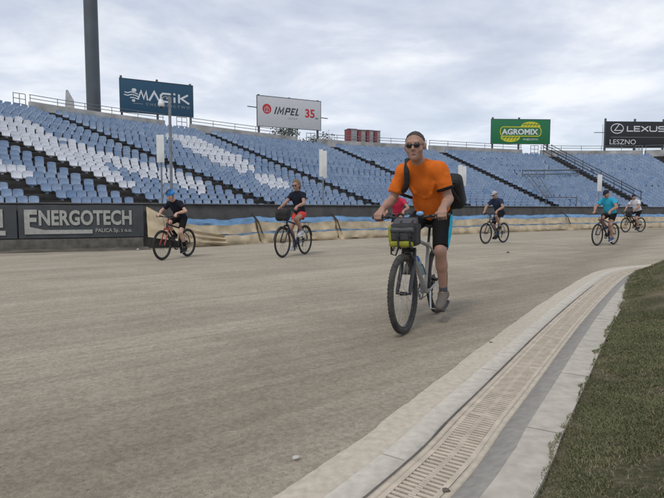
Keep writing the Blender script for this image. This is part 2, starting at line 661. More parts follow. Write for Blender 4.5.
def lawn_creep(l):
    """how far the turf has grown over the slabs"""
    f = max(0.0, min(1.0, (l - 13.0) / 5.0))
    return 0.19 * f * f * (3 - 2 * f)


def lawn_z(o, l):
    o = max(0.0, o)
    """height of the turf surface this far in from the slab edge"""
    f = max(0.0, min(1.0, o / 0.55))
    g_ = max(0.0, min(1.0, (l - 12.5) / 5.0))
    return 0.044 + 0.022 * min(1.0, lawn_creep(l) / 0.03) + (0.085 + 0.15 * g_ * g_ * (3 - 2 * g_)) * f * f * (3 - 2 * f)


lm = MB()
nK = 420
prev = None
offs = [0.0, 0.1, 0.22, 0.36, 0.52, 0.7, 0.95]
for i in range(nK + 1):
    l = KL0 + (KL1 - KL0) * i / nK
    p, t, nn = KERB.frame(l)
    cur = []
    wv = 0.045 * mnoise.noise(Vector((l * 2.3, 0, 7.1))) + 0.030 * mnoise.noise(Vector((l * 9.3, 0, 2.1)))
    for o_ in offs:
        q = p + nn * (W[7] - 0.002 - o_ + lawn_creep(l) + (min(wv, 0.0) if o_ < .05 and lawn_creep(l) < .02 else (wv if o_ < .05 else 0)))
        cur.append((q.x, q.y, lawn_z(o_, l)))
    q = Vector(cur[-1])
    far2 = Vector((26.0, -6.0, 0.2))
    cur += [tuple(q * 0.7 + far2 * 0.3), tuple(q * 0.35 + far2 * 0.65), tuple(far2)]
    if prev:
        for j in range(len(cur) - 1):
            lm.add([prev[j], cur[j], cur[j + 1], prev[j + 1]], [(0, 1, 2, 3)])
    prev = cur
tag(lm.build('lawn', lawn_material(), None, smooth=False), kind='structure')


def grass_blades():
    """short worn turf: real blades, densest near the lens"""
    P = []
    n_try = 900000
    for _ in range(n_try):
        l = random.uniform(7.2, 28) if random.random() < 0.35 else random.uniform(7.6, 13.5)
        o = random.random() ** 1.25 * (3.2 if l < 13.5 else 5.5)
        P.append((l, o))
    vs, fs, tint = [], [], []
    lut = {}
    for (l, o) in P:
        key = round(l, 2)
        fr = lut.get(key)
        if fr is None:
            fr = lut[key] = KERB.frame(key)
        p, t, nn = fr
        edge = 0.045 * mnoise.noise(Vector((l * 2.3, 0, 7.1))) + 0.030 * mnoise.noise(Vector((l * 9.3, 0, 2.1)))
        oo_ = 0.012 + edge - o
        q = p + nn * (W[7] + oo_ + lawn_creep(l)) + t * (l - key)
        if q.y < 1.2:
            continue
        d = q.length
        px = to_px((q.x, q.y, lawn_z(o, l)))
        if px is None or px[0] > 700 or px[1] > 520:
            continue
        bare = mnoise.fractal(Vector((q.x * 2.6 + 3, q.y * 2.6, 8.3)), 0.6, 2.0, 5)
        dens = 1.0 - max(0.0, min(0.88, (bare - 0.10) * 2.4))
        if oo_ > -0.05:
            dens *= 0.28
        if random.random() > dens:
            continue
        h = random.uniform(0.006, 0.015) * (0.8 + 0.35 * min(2.5, d / 4))
        w = random.uniform(0.0008, 0.0016) * (0.7 + 0.45 * min(5, d / 2.5))
        a = random.uniform(0, 6.283)
        lean = random.uniform(0.3, 1.7) * h
        la = random.uniform(0, 6.283)
        cx, sx_ = math.cos(a) * w, math.sin(a) * w
        tx, ty = q.x + math.cos(la) * lean, q.y + math.sin(la) * lean
        mx_, my_ = q.x + math.cos(la) * lean * 0.35, q.y + math.sin(la) * lean * 0.35
        i0 = len(vs)
        z0 = lawn_z(o, l) - 0.002 if oo_ < 0 else (0.057 if lawn_creep(l) < 0.02 else 0.064)
        vs += [(q.x - cx, q.y - sx_, z0), (q.x + cx, q.y + sx_, z0), (mx_ + cx * .8, my_ + sx_ * .8, z0 + h * .6), (mx_ - cx * .8, my_ - sx_ * .8, z0 + h * .6), (tx, ty, z0 + h)]
        fs += [(i0, i0 + 1, i0 + 2, i0 + 3), (i0 + 3, i0 + 2, i0 + 4)]
        k = 3 if random.random() < 0.16 + max(0, bare) * 0.9 else random.randrange(3)
        tint += [k, k]
    print('blades', len(fs) // 2, 'near', sum(1 for v in vs if v[1] < 2.2) // 5)
    me = bpy.data.meshes.new('grass')
    me.from_pydata(vs, [], fs)
    for nm, c in (('blade_dark', (0.115, 0.125, 0.055)), ('blade_olive', (0.165, 0.165, 0.085)), ('blade_green', (0.135, 0.152, 0.068)), ('blade_dry', (0.26, 0.22, 0.14))):
        me.materials.append(mat(nm, c, 0.8, var=0.25, scale=3, spec=0.2))
    me.polygons.foreach_set('material_index', tint)
    o = link('grass', me)
    tag(o, 'short worn green and straw coloured turf inside the track kerb', 'grass', kind='stuff')


grass_blades()

# small stones and clods lying on the dirt
M_STONE = mat('stone', (0.50, 0.47, 0.42), 0.9, bump=0.4)
M_CLOD = mat('dark_clod', (0.12, 0.105, 0.085), 0.95, bump=0.5)


def pebble(name, px, py, r, m, label, cat, z=0.0):
    p = ground(px, py)
    mb = MB()
    bm = bmesh.new()
    bmesh.ops.create_icosphere(bm, subdivisions=2, radius=1)
    for v in bm.verts:
        k = 1 + 0.35 * mnoise.noise(v.co * 1.3 + Vector((px, py, 0)))
        v.co = Vector((v.co.x * r * k * 1.3, v.co.y * r * k, v.co.z * r * k * 0.6))
    bm.verts.index_update()
    mb.add([v.co for v in bm.verts], [[v.index for v in f.verts] for f in bm.faces])
    bm.free()
    o = mb.build(name, m)
    o.location = (p.x, p.y, z + r * 0.3)
    o.rotation_euler = (0, 0, px)
    tag(o, label, cat)


pebble('stone', 296, 458, 0.013, M_STONE, 'small pale stone lying alone on dark dirt beside the sandy strip', 'stone')
pebble('stone', 508, 252.5, 0.03, M_CLOD, 'dark clod of dirt behind the navy shirted rider\'s rear wheel', 'clod')
pebble('stone', 491, 343, 0.014, M_CLOD, 'dark little stone lying at the edge of the sandy strip', 'stone')
pebble('stone', 446, 494, 0.012, M_CLOD, 'dark clod lying on the edge of the slotted drain', 'clod', 0.012)
pebble('stone', 138, 249.8, 0.035, M_STONE, 'pale scrap lying at the foot of the dark banner', 'stone')
# loose grit scattered over the nearer dirt and the concrete
gr = MB()
for _ in range(1500):
    px, py = random.uniform(0, 560), 262 + 236 * random.random() ** 0.8
    p = ground(px, py)
    r = random.uniform(0.001, 0.0035) * (1 + 0.1 * p.y) * 0.8
    a = random.uniform(0, 3)
    c_, s_ = math.cos(a) * r, math.sin(a) * r
    gr.add([(p.x + c_, p.y + s_, -0.012), (p.x - s_, p.y + c_, -0.012), (p.x - c_, p.y - s_, -0.012), (p.x + s_, p.y - c_, -0.012), (p.x, p.y, r * 0.9 - 0.012)],
           [(0, 1, 4), (1, 2, 4), (2, 3, 4), (3, 0, 4)], 0 if random.random() < .45 else 1)
tag(gr.build('gravel', [mat('grit', (0.34, 0.31, 0.26), 0.9), M_CLOD], None, smooth=False), 'fine loose grit scattered over the brown dirt track', 'grit', kind='stuff')

# ================================================================== BOUNDARY WALL + AIR FENCE
wall_px = [(-230, 11.3), (-60, 13.1), (0, 13.6), (135, 14.8), (200, 16.2), (260, 17.9), (330, 19.9), (400, 22.3), (460, 24.6), (556, 28.8), (644, 33.0), (740, 36.5), (860, 39)]
wall_pts = []
for (px, d) in wall_px:
    r = ray(px, HORIZON)
    k = d / r.y
    wall_pts.append((r.x * k, d))
WALL = Path(wall_pts)


def wall_l(px):
    """arc length along the wall seen at this photo column"""
    best, bl = 1e9, 0
    for i in range(0, 1500):
        l = WALL.len * i / 1500
        q = to_px(tuple(WALL.at(l)[:2]) + (CAM_H,))
        if q and abs(q[0] - px) < best:
            best, bl = abs(q[0] - px), l
    return bl


WALL_H = 1.235
M_WALL = mat('dark_wall', (0.055, 0.052, 0.050), 0.85, var=0.3, scale=3, bump=0.3, bscale=20)
M_BAN = mat('banner_charcoal', (0.050, 0.056, 0.062), 0.55, var=0.22, scale=2.5, bump=0.35, bscale=6)
M_BASE = mat('dirty_board', (0.085, 0.078, 0.066), 0.9, var=0.4, scale=5, bump=0.3, bscale=14)
M_LET = mat('banner_letter', (0.36, 0.36, 0.33), 0.7, var=0.15, scale=9)
bw = empty('boundary_wall')
tag(bw, 'long low dark wall between the dirt track and blue stand seats', 'wall')
strip('wall', WALL, 0.2, WALL.len - .2, [(0.0, -0.01), (0.0, WALL_H), (0.16, WALL_H), (0.16, 0)], M_WALL, 0.4, parent=bw)
strip('coping', WALL, 0.2, WALL.len - .2, [(-0.03, WALL_H + 0.002), (-0.03, WALL_H + 0.03), (0.19, WALL_H + 0.03), (0.19, WALL_H + 0.002)], mat('coping_grey', (0.10, 0.098, 0.095), 0.8, var=0.3), 0.4, parent=bw)
l0, l145, lm10 = 0.3, wall_l(146), wall_l(12)
strip('kick_board', WALL, l0, l145 - 0.1, [(-0.09, -0.01), (-0.085, 0.30), (-0.06, 0.31)], M_BASE, 0.4, parent=bw)
# soil bank along the foot of the wall
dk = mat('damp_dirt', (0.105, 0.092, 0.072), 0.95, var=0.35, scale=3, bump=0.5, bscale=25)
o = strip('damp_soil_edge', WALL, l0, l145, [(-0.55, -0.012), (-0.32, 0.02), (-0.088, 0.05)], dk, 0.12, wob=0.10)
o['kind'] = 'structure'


def banner(la, lb, label, letters):
    root = empty('banner')
    tag(root, label, 'banner', 'advertising banners on the boundary wall')
    n = 40
    mb = MB()
    rows = [0.335, 0.55, 0.8, 1.0, 1.2]
    vs = []
    for i in range(n + 1):
        l = la + (lb - la) * i / n
        p, t, nn = WALL.frame(l)
        for j, z in enumerate(rows):
            rip = 0.008 * mnoise.noise(Vector((l * 3.1, z * 5, 1.7))) + 0.006 * math.sin(l * 9 + z * 7)
            q = p + nn * (-0.075 + rip)
            vs.append((q.x, q.y, z + (0.008 * math.sin(l * 5) if j == 4 else 0)))
    k = len(rows)
    fs = [(i * k + j, (i + 1) * k + j, (i + 1) * k + j + 1, i * k + j + 1) for i in range(n) for j in range(k - 1)]
    mb.add(vs, fs)
    back = [(Vector(v) + WALL.frame(la)[2] * 0.012) for v in vs]
    mb.add(back, [tuple(reversed(f)) for f in fs])
    mb.build('banner_cloth', M_BAN, root, angle=80)
    letters(root)
    return root


def wall_plane(la, z, out=-0.098):
    """matrix placing flat lettering on the wall face: x along the wall, y up"""
    p, t, nn = WALL.frame(la)
    M = Matrix((( t.x, 0, -nn.x, p.x + nn.x * out), (t.y, 0, -nn.y, p.y + nn.y * out), (0, 1, 0, z), (0, 0, 0, 1)))
    return M


def fit_text(name, body, la, lb, z0, z1, m, root, offset=0.0, shear=0.0, spacing=1.0, out=-0.098):
    """text whose box is la..lb along the wall and z0..z1 high, each letter set on the curving wall face"""
    o = text_mesh(name, body, 1.0, m, root, None, offset=offset, shear=shear, spacing=spacing, depth=0.004)
    xs = [v.co.x for v in o.data.vertices]; ys = [v.co.y for v in o.data.vertices]
    x0, x1, y0, y1 = min(xs), max(xs), min(ys), max(ys)
    for v in o.data.vertices:
        l = la + (lb - la) * (v.co.x - x0) / (x1 - x0)
        z = z0 + (z1 - z0) * (v.co.y - y0) / (y1 - y0)
        p, t, nn = WALL.frame(l)
        q = p + nn * (out - v.co.z)
        v.co = (q.x, q.y, z)
    return o


def wall_quad(mb, la, lb, z0a, z1a, z0b=None, z1b=None, out=-0.098, n=8):
    z0b = z0a if z0b is None else z0b
    z1b = z1a if z1b is None else z1b
    vs = []
    for i in range(n + 1):
        f = i / n
        p, t, nn = WALL.frame(la + (lb - la) * f)
        za, zb = z0a + (z0b - z0a) * f, z1a + (z1b - z1a) * f
        for oo in (out - 0.006, out + 0.004):
            q = p + nn * oo
            vs += [(q.x, q.y, za), (q.x, q.y, zb)]
    fs = []
    for i in range(n):
        a, b_ = i * 4, (i + 1) * 4
        fs += [(a, b_, b_ + 1, a + 1), (a + 2, a + 3, b_ + 3, b_ + 2), (a, a + 2, b_ + 2, b_), (a + 1, b_ + 1, b_ + 3, a + 3)]
    fs += [(0, 1, 3, 2), (n * 4, n * 4 + 2, n * 4 + 3, n * 4 + 1)]
    mb.add(vs, fs)


lE0, lE1 = wall_l(24.5), wall_l(131)


def energo(root):
    span = lE1 - lE0
    e_ = MB()                               # the tall first letter and its long underline
    w1 = 0.115 * span
    wall_quad(e_, lE0, lE0 + w1 * 0.42, 0.44, 1.08, n=2)
    wall_quad(e_, lE0 + w1 * 0.42, lE0 + w1, 0.95, 1.08, n=2)
    wall_quad(e_, lE0 + w1 * 0.42, lE0 + w1 * 0.95, 0.76, 0.87, n=2)
    wall_quad(e_, lE0 + w1 * 0.42, lE0 + span * 0.62, 0.44, 0.55, 0.44, 0.545, n=10)
    wall_quad(e_, lE0 + w1 * 0.42, lE0 + w1 * 1.5, 0.55, 0.63, 0.55, 0.55, n=3)
    e_.build('lettering', M_LET, root, smooth=False)
    fit_text('lettering', 'NERGOTECH', lE0 + w1 * 1.12, lE1, 0.66, 1.07, M_LET, root, offset=0.035, spacing=1.02)
    fit_text('lettering', 'PALICA Sp. z o.o.', lE0 + span * 0.65, lE1, 0.44, 0.575, M_LET, root, offset=0.012)


def leftmost(root):
    lq = wall_l(5)
    mb = MB()
    wall_quad(mb, lq - 0.16, lq - 0.05, 0.62, 1.09, n=2)
    wall_quad(mb, lq - 0.30, lq - 0.20, 0.62, 1.09, n=2)
    wall_quad(mb, lq - 0.20, lq - 0.16, 0.80, 0.90, n=2)
    wall_quad(mb, lq - 0.9, lq + 0.0, 0.42, 0.54, n=6)
    mb.build('lettering', M_LET, root, smooth=False)


lB = wall_l(18)
banner(lB + 0.02, l145 - 0.08, 'charcoal banner with large pale capital letters on the wall beside the folded tarpaulin', energo)
banner(max(0.4, lB - 3.3), lB - 0.02, 'charcoal banner cut off by the left picture edge, only its last pale letter showing', leftmost)

# --- inflatable fence cushions
M_TAN = mat('tan_tarpaulin', (0.45, 0.365, 0.24), 0.6, var=0.3, scale=2.2, bump=0.25, bscale=7, detail=6)
M_BLUE = mat('blue_tarpaulin', (0.13, 0.255, 0.42), 0.5, var=0.2, scale=2, bump=0.2, bscale=6)
M_STRIPE = mat('slate_stripe', (0.12, 0.18, 0.25), 0.6, var=0.25, scale=3)
M_ROPE = mat('dark_strap', (0.03, 0.03, 0.03), 0.7)


def cushion(la, lb, sag, seed, label, topz=0.84):
    root = empty('air_fence_cushion')
    tag(root, label, 'fence cushion', 'inflatable fence cushions along the wall')
    #       out,  z
    prof = [(-0.03, topz - 0.02), (-0.14, topz + 0.01), (-0.27, topz - 0.04), (-0.32, topz - 0.10), (-0.335, topz - 0.16),
            (-0.36, 0.56), (-0.40, 0.47), (-0.43, 0.375), (-0.455, 0.345), (-0.48, 0.315), (-0.55, 0.17), (-0.57, 0.06), (-0.53, -0.01)]
    sect = {'cover': (0, 4), 'upper_cushion': (4, 7), 'stripe': (7, 9), 'lower_cushion': (9, 12)}
    mt = {'cover': M_BLUE, 'upper_cushion': M_TAN, 'stripe': M_STRIPE, 'lower_cushion': M_TAN}
    n = 46
    grid = []
    for i in range(n + 1):
        f = i / n
        l = la + (lb - la) * f
        p, t, nn = WALL.frame(l)
        endr = min(1, min(f, 1 - f) / 0.05)
        bulge = 0.55 + 0.45 * math.sqrt(max(0.0, endr))
        hang = sag * math.sin(math.pi * f) ** 1.0
        row = []
        for j, (o_, z) in enumerate(prof):
            wz = z
            if j < 11:
                wz = z - hang * (0.8 if j < 5 else 0.5) * min(1, z / 0.4)
                wz += 0.040 * mnoise.noise(Vector((l * 1.9, j * 0.9, seed))) + 0.022 * mnoise.noise(Vector((l * 5, j * 0.7, seed + 3)))
            oo = o_ * (bulge if j < 12 else 1) + 0.060 * mnoise.noise(Vector((l * 2.2 + z * 3.5, j * 0.8, seed + 9))) + 0.026 * mnoise.noise(Vector((l * 8 - z * 9, j * 0.5, seed + 5)))
            q = p + nn * min(-0.02, oo)
            row.append((q.x, q.y, max(wz, -0.01)))
        grid.append(row)
    for nm, (a, b_) in sect.items():
        mb = MB()
        k = b_ - a + 1
        vs = [r[j] for r in grid for j in range(a, b_ + 1)]
        mb.add(vs, [(i * k + j, (i + 1) * k + j, (i + 1) * k + j + 1, i * k + j + 1) for i in range(n) for j in range(k - 1)])
        mb.build(nm, mt[nm], root, angle=60)
    for row in (grid[0], grid[-1]):
        cap = MB()
        p, t, nn = WALL.frame(la if row is grid[0] else lb)
        base = [(p.x - nn.x * .02, p.y - nn.y * .02, r[2]) for r in row]
        cap.add(list(row) + base, [(j, j + 1, j + 1 + len(row), j + len(row)) for j in range(len(row) - 1)])
        cap.build('end_panel', M_TAN, root, smooth=False)
    # lashing at the joint
    st = MB()
    p, t, nn = WALL.frame(lb)
    st.tube([p + nn * -0.02 + Vector((0, 0, topz + .10)), p + nn * -0.16 + Vector((0, 0, topz + .0)), p + nn * -0.33 + t * .03 + Vector((0, 0, topz - .16)), p + nn * -0.41 + t * .05 + Vector((0, 0, 0.46)), p + nn * -0.49 + t * .06 + Vector((0, 0, 0.30))], 0.022, 6)
    st.build('lashing', M_ROPE, root)
    return root


joints = [178, 253, 332, 410, 487, 563, 622, 690, 760]
where = ['sagging tan and blue fence cushion behind the blue helmeted child\'s bicycle', 'tan and blue fence cushion behind the woman with the front basket',
         'tan and blue fence cushion just left of the orange shirted cyclist', 'tan and blue fence cushion mostly hidden behind the orange shirted cyclist',
         'tan and blue fence cushion behind the navy shirted cyclist in tights', 'tan and blue fence cushion directly behind the turquoise shirted cyclist',
         'tan and blue fence cushion behind the white shirted cyclist', 'tan and blue fence cushion beyond the white shirted cyclist, cut by picture edge']
for i, (a, b_) in enumerate(zip(joints, joints[1:])):
    cushion(wall_l(a) + 0.05, wall_l(b_) - 0.05, [0.10, 0.07, 0.08, 0.06, 0.05, 0.05, 0.04, 0.04][i], i * 11.3, where[i])

# loose tan tarpaulin hanging between banner and first cushion
tp = MB()
lt0, lt1 = wall_l(146), wall_l(212)
n = 30
m_ = 10
vs = []
for i in range(n + 1):
    f = i / n
    l = lt0 + (lt1 - lt0) * f
    p, t, nn = WALL.frame(l)
    top = 1.17 * (1 - f) + 0.30 * f - 0.16 * math.sin(math.pi * f)
    bot = 0.30 * (1 - f) ** 1.5 + 0.02
    for j in range(m_ + 1):
        g_ = j / m_
        z = top + (bot - top) * g_
        o_ = -0.09 - 0.55 * f ** 0.7 - 0.10 * g_ + 0.05 * math.sin(g_ * 16 + f * 5) * (0.4 + f) * 0.7 + 0.03 * mnoise.noise(Vector((f * 7, g_ * 4, 0)))
        q = p + nn * o_
        vs.append((q.x, q.y, max(z, 0.0)))
k = m_ + 1
fs = [(i * k + j, (i + 1) * k + j, (i + 1) * k + j + 1, i * k + j + 1) for i in range(n) for j in range(m_)]
tp.add(vs, fs)
_nn = WALL.frame(lt0)[2]
tp.add([Vector(v) + _nn * 0.012 for v in vs], [tuple(reversed(f)) for f in fs])
tag(tp.build('tarpaulin', M_TAN, None, angle=80), 'loose tan tarpaulin pulled down diagonally beside the charcoal banner', 'tarpaulin')

# ================================================================== GRANDSTAND
# top corner (photo column, row, height over the lens) and foot (photo column, distance) of every stairway line
T_px = {'Z': (-150, 74, 7.4), 'A': (33.5, 110.3, 6.4), 'B': (193.6, 131.8, 5.7), 'C': (321, 146, 5.15), 'D': (432, 152.0, 5.0), 'E': (543, 156.5, 4.9), 'F': (648, 156.5, 4.9)}
B_px = {'X': (-110, 18.6), 'Y': (46, 20.4), 'Z': (142, 22.6), 'A': (260, 25.8), 'B': (368, 29.0), 'C': (460, 32.4), 'D': (549, 35.2), 'E': (637, 37.6), 'F': (738, 38.8)}
Z_BOT = CAM_H + 0.10
TT, BB = [], []
for kx in 'XYZABCDEF':
    bx, bd = B_px[kx]
    r = ray(bx, 206.5)
    r = r / r.y
    BB.append(Vector((r.x * bd, bd, Z_BOT)))
    if kx in T_px:
        Tp = ground(*T_px[kx][:2], z=CAM_H + T_px[kx][2])
        TT.append(Vector((Tp.x, Tp.y, Tp.z)))
for i, rot in ((1, 6), (0, 13)):
    dq = Matrix.Rotation(math.radians(rot), 3, 'Z') @ Vector((TT[-7].x - BB[2].x, TT[-7].y - BB[2].y, 0))
    TT.insert(0, BB[i] + dq + Vector((0, 0, TT[-7].z - Z_BOT + 0.02)))
TT.append(TT[-1] * 2 - TT[-2] + Vector((-1.5, -3, 0))); BB.append(BB[-1] * 2 - BB[-2] + Vector((-1, -2, 0)))
NA = len(TT)                       # aisles: X Y Z A B C D E F G
NROW = 27
ROW0 = -1                          # one more row under the sight line


def stand_pt(u, s):
    return catmull(BB, u) * (1 - s) + catmull(TT, u) * s


def row_z(u, j):
    return Z_BOT + (catmull(TT, u).z - Z_BOT) * j / NROW


M_TERR = mat('grimy_concrete', (0.050, 0.045, 0.042), 0.95, var=0.35, scale=2.5, bump=0.2, bscale=12)
M_STEP = mat('black_steps', (0.028, 0.025, 0.023), 0.9, var=0.4, scale=4, bump=0.2, bscale=14)
M_PARA = mat('weathered_concrete', (0.36, 0.355, 0.345), 0.95, var=0.35, scale=1.2, bump=0.3, bscale=12, detail=9)
stand = empty('grandstand')
tag(stand, 'curved concrete grandstand terrace with stepped rows under the blue seats', 'grandstand')
UN = (NA - 1) * 10
ter = MB()
us = [(NA - 1) * i / UN for i in range(UN + 1)]
for i in range(UN):
    u0, u1 = us[i], us[i + 1]
    for j in range(ROW0, NROW + 1):
        za, zb = row_z(u0, j), row_z(u1, j)
        a, b_ = stand_pt(u0, j / NROW), stand_pt(u1, j / NROW)
        c, d = stand_pt(u1, (j + 1) / NROW), stand_pt(u0, (j + 1) / NROW)
        if j == NROW:
            c = b_ + (b_ - stand_pt(u1, 0)).normalized() * 5; d = a + (a - stand_pt(u0, 0)).normalized() * 5
        ter.add([(a.x, a.y, za), (b_.x, b_.y, zb), (c.x, c.y, zb), (d.x, d.y, za)], [(0, 1, 2, 3)])
        zl0, zl1 = (row_z(u0, j - 1), row_z(u1, j - 1)) if j > ROW0 else (-0.01, -0.01)
        ter.add([(a.x, a.y, zl0), (b_.x, b_.y, zl1), (b_.x, b_.y, zb), (a.x, a.y, za)], [(0, 1, 2, 3)])
ter.build('terrace', M_TERR, stand, smooth=False)
bk = MB()
for i in range(UN):
    a, b_ = stand_pt(us[i], 1), stand_pt(us[i + 1], 1)
    a2 = a + (a - stand_pt(us[i], 0)).normalized() * 5
    b2 = b_ + (b_ - stand_pt(us[i + 1], 0)).normalized() * 5
    bk.add([(a2.x, a2.y, -0.01), (b2.x, b2.y, -0.01), (b2.x, b2.y, b_.z), (a2.x, a2.y, a.z)], [(0, 1, 2, 3)])
bk.build('back_wall', M_PARA, stand, smooth=False)

# parapets and their railings, one block per section
M_RAIL = mat('galvanised_rail', (0.20, 0.215, 0.23), 0.5, metal=0.4, var=0.2)
PARA_H = 0.62

def back_pt(u, back):
    p = stand_pt(u, 1)
    dn = (p - stand_pt(u, 0)); dn.z = 0; dn.normalize()
    q = p + dn * back
    return Vector((q.x, q.y, p.z)), dn


para_lab = {3: 'weathered grey parapet with a gap at its left, below the teal sign', 4: 'long pale parapet block below the white sign with red emblem',
            5: 'grey parapet block carrying the red and grey cabins', 6: 'grey parapet block under the green sign', 7: 'grey parapet block under the black sign',
            2: 'short grey parapet end at the far left edge', 1: 'grey parapet left of the picture', 8: 'grey parapet beyond the black sign at the right edge'}
rail_lab = {3: 'thin grey railing on the parapet passing the tall mast', 4: 'thin grey railing on the parapet at the white sign',
            5: 'thin grey railing in front of the red and grey cabins', 6: 'thin grey railing on the parapet below the green sign', 7: 'thin grey railing on the parapet below the black sign',
            2: 'thin grey railing at the far left edge', 1: 'thin grey railing left of the picture', 8: 'thin grey railing at the right picture edge'}
gate_lab = {3: 'grey barred rail end at the gap left of the mast', 4: 'grey barred railing at the gap beneath the teal sign', 5: 'grey barred railing at the gap right of the white sign',
            6: 'grey barred railing at the gap behind the orange shirted cyclist\'s head', 7: 'grey barred railing at the gap beneath the green sign', 8: 'grey barred railing at the gap beneath the black sign', 2: 'grey barred railing left of the picture', 1: 'grey barred railing far left of the picture'}
for k in range(2, NA - 1):
    end = 0.82 if k != 7 else 0.97
    nseg = 10
    pb = MB()
    for i in range(nseg):
        u0, u1 = k + 0.005 + end * i / nseg, k + 0.005 + end * (i + 1) / nseg
        q = []
        for u in (u0, u1):
            for back in (0.35, 0.62):
                q.append(back_pt(u, back)[0])
        vs = [(v.x, v.y, v.z + dz) for dz in (-0.02, PARA_H) for v in q]
        fs = [(0, 2, 6, 4), (1, 5, 7, 3), (4, 6, 7, 5)]
        if i == 0: fs.append((0, 4, 5, 1))
        if i == nseg - 1: fs.append((2, 3, 7, 6))
        pb.add(vs, fs)
    o = pb.build('parapet', M_PARA, None, smooth=False)
    tag(o, para_lab[k], 'parapet', 'concrete parapets along the top of the stand')
    rb = empty('railing')
    tag(rb, rail_lab[k], 'railing', 'railings on top of the parapets')
    nn_ = 20
    for hz_ in (0.22, 0.44):
        rl = MB()
        rl.tube([back_pt(k + 0.005 + end * i / nn_, 0.50)[0] + Vector((0, 0, PARA_H + hz_)) for i in range(nn_ + 1)], 0.022, 6)
        rl.build('rail', M_RAIL, rb)
    for i in range(6):
        pp = back_pt(k + 0.01 + (end - 0.01) * i / 5, 0.50)[0]
        po = MB()
        po.tube([pp + Vector((0, 0, PARA_H - 0.02)), pp + Vector((0, 0, PARA_H + 0.44))], 0.022, 6)
        po.build('post', M_RAIL, rb)
    # barred end railing in the gap before this parapet
    gt = empty('gap_railing')
    tag(gt, gate_lab[k], 'railing', 'barred railings at the parapet gaps')
    u0, u1 = k - 0.075, k - 0.004
    for hz_ in (0.12, 0.42, 0.74, 1.05):
        gb = MB()
        gb.tube([back_pt(u0, 0.75)[0] + Vector((0, 0, hz_)), back_pt(u1, 0.75)[0] + Vector((0, 0, hz_ + (0.04 if hz_ > 1 else 0)))], 0.022, 6)
        gb.build('rail', M_RAIL, gt)
    for u in (u0, (u0 + u1) / 2, u1):
        po = MB()
        pp = back_pt(u, 0.75)[0]
        po.tube([pp + Vector((0, 0, -0.02)), pp + Vector((0, 0, 1.08))], 0.024, 6)
        po.build('post', M_RAIL, gt)

# stairways: half-height black steps down every aisle
AISLE_W = 1.12
stair_word = {1: 'lowest black stairway showing only at the far left above the banner', 2: 'black stairway running down to the child\'s blue helmet',
              3: 'black stairway from the left parapet down to the woman\'s handlebars', 4: 'black stairway from below the teal sign down right of the woman', 5: 'black stairway starting right of the white sign',
              6: 'black stairway from the orange cyclist\'s head down to the right', 7: 'black stairway with dark handrails right of the green sign', 8: 'black stairway starting right of the black sign', 0: 'black stairway left of the picture', 9: 'black stairway right of the picture'}


def sec_len(k, s):
    return sum((stand_pt(k + (i + 1) / 8, s) - stand_pt(k + i / 8, s)).length for i in range(8))


for k in range(1, NA - 1):
    sb = MB()
    for j in range(ROW0, NROW):
        s0, s1 = j / NROW, (j + 1) / NROW
        du = AISLE_W / sec_len(min(k, NA - 2), max(0, s0))
        z = row_z(k, j)
        RISE = row_z(k, 1) - Z_BOT
        for half in range(2):
            sa = s0 + (s1 - s0) * half * 0.5
            a, b_ = stand_pt(k + 0.004, sa), stand_pt(k + du, sa)
            c, d = stand_pt(k + du, s1), stand_pt(k + 0.004, s1)
            zz0, zz1 = z + 0.003, z + 0.003 + (RISE * 0.5 if half else 0.0) + 0.004
            vs = [(v.x, v.y, zq) for zq in (zz0, zz1) for v in (a, b_, c, d)]
            sb.add(vs, [(0, 1, 5, 4), (1, 2, 6, 5), (3, 0, 4, 7), (4, 5, 6, 7)])
    o = sb.build('stairway', M_STEP, None, smooth=False)
    tag(o, stair_word[k], 'stairs', 'black stairways between the seat blocks')

# --- seats
def seat_mesh(name, m):
    prof = [(-0.165, 0.095, 0.150), (-0.17, 0.125, 0.165), (-0.10, 0.13, 0.175), (0.00, 0.12, 0.18), (0.075, 0.14, 0.184), (0.115, 0.20, 0.188), (0.14, 0.30, 0.196), (0.155, 0.42, 0.194), (0.158, 0.455, 0.165)]
    cols = [-1, -0.6, 0, 0.6, 1]
    mb = MB()
    lay = []
    for off in (0, 1):
        for i, (y, z, w) in enumerate(prof):
            for c in cols:
                lift = 0.035 * c * c
                if i < 4:
                    yy, zq = y, z + lift * (i / 3.0)
                else:
                    yy, zq = y - lift * 1.1, z - (0.02 * c * c if i > 6 else 0)
                if off:
                    yy, zq = yy + 0.022, zq - 0.022
                lay.append((c * w, yy, zq))
    nc, npf = len(cols), len(prof)
    fs = []
    for i in range(npf - 1):
        for j in range(nc - 1):
            a = i * nc + j
            fs.append((a, a + 1, a + nc + 1, a + nc))
            b2 = a + nc * npf
            fs.append((b2, b2 + nc, b2 + nc + 1, b2 + 1))
    o2 = nc * npf
    for i in range(npf - 1):
        for j in (0, nc - 1):
            a = i * nc + j
            fs.append((a, a + nc, a + nc + o2, a + o2))
    for j in range(nc - 1):
        for i in (0, npf - 1):
            a = i * nc + j
            fs.append((a, a + 1, a + 1 + o2, a + o2))
    mb.add(lay, fs)
    mb.box((-0.05, -0.10, 0.0), (0.05, 0.06, 0.115))       # pedestal
    return mb


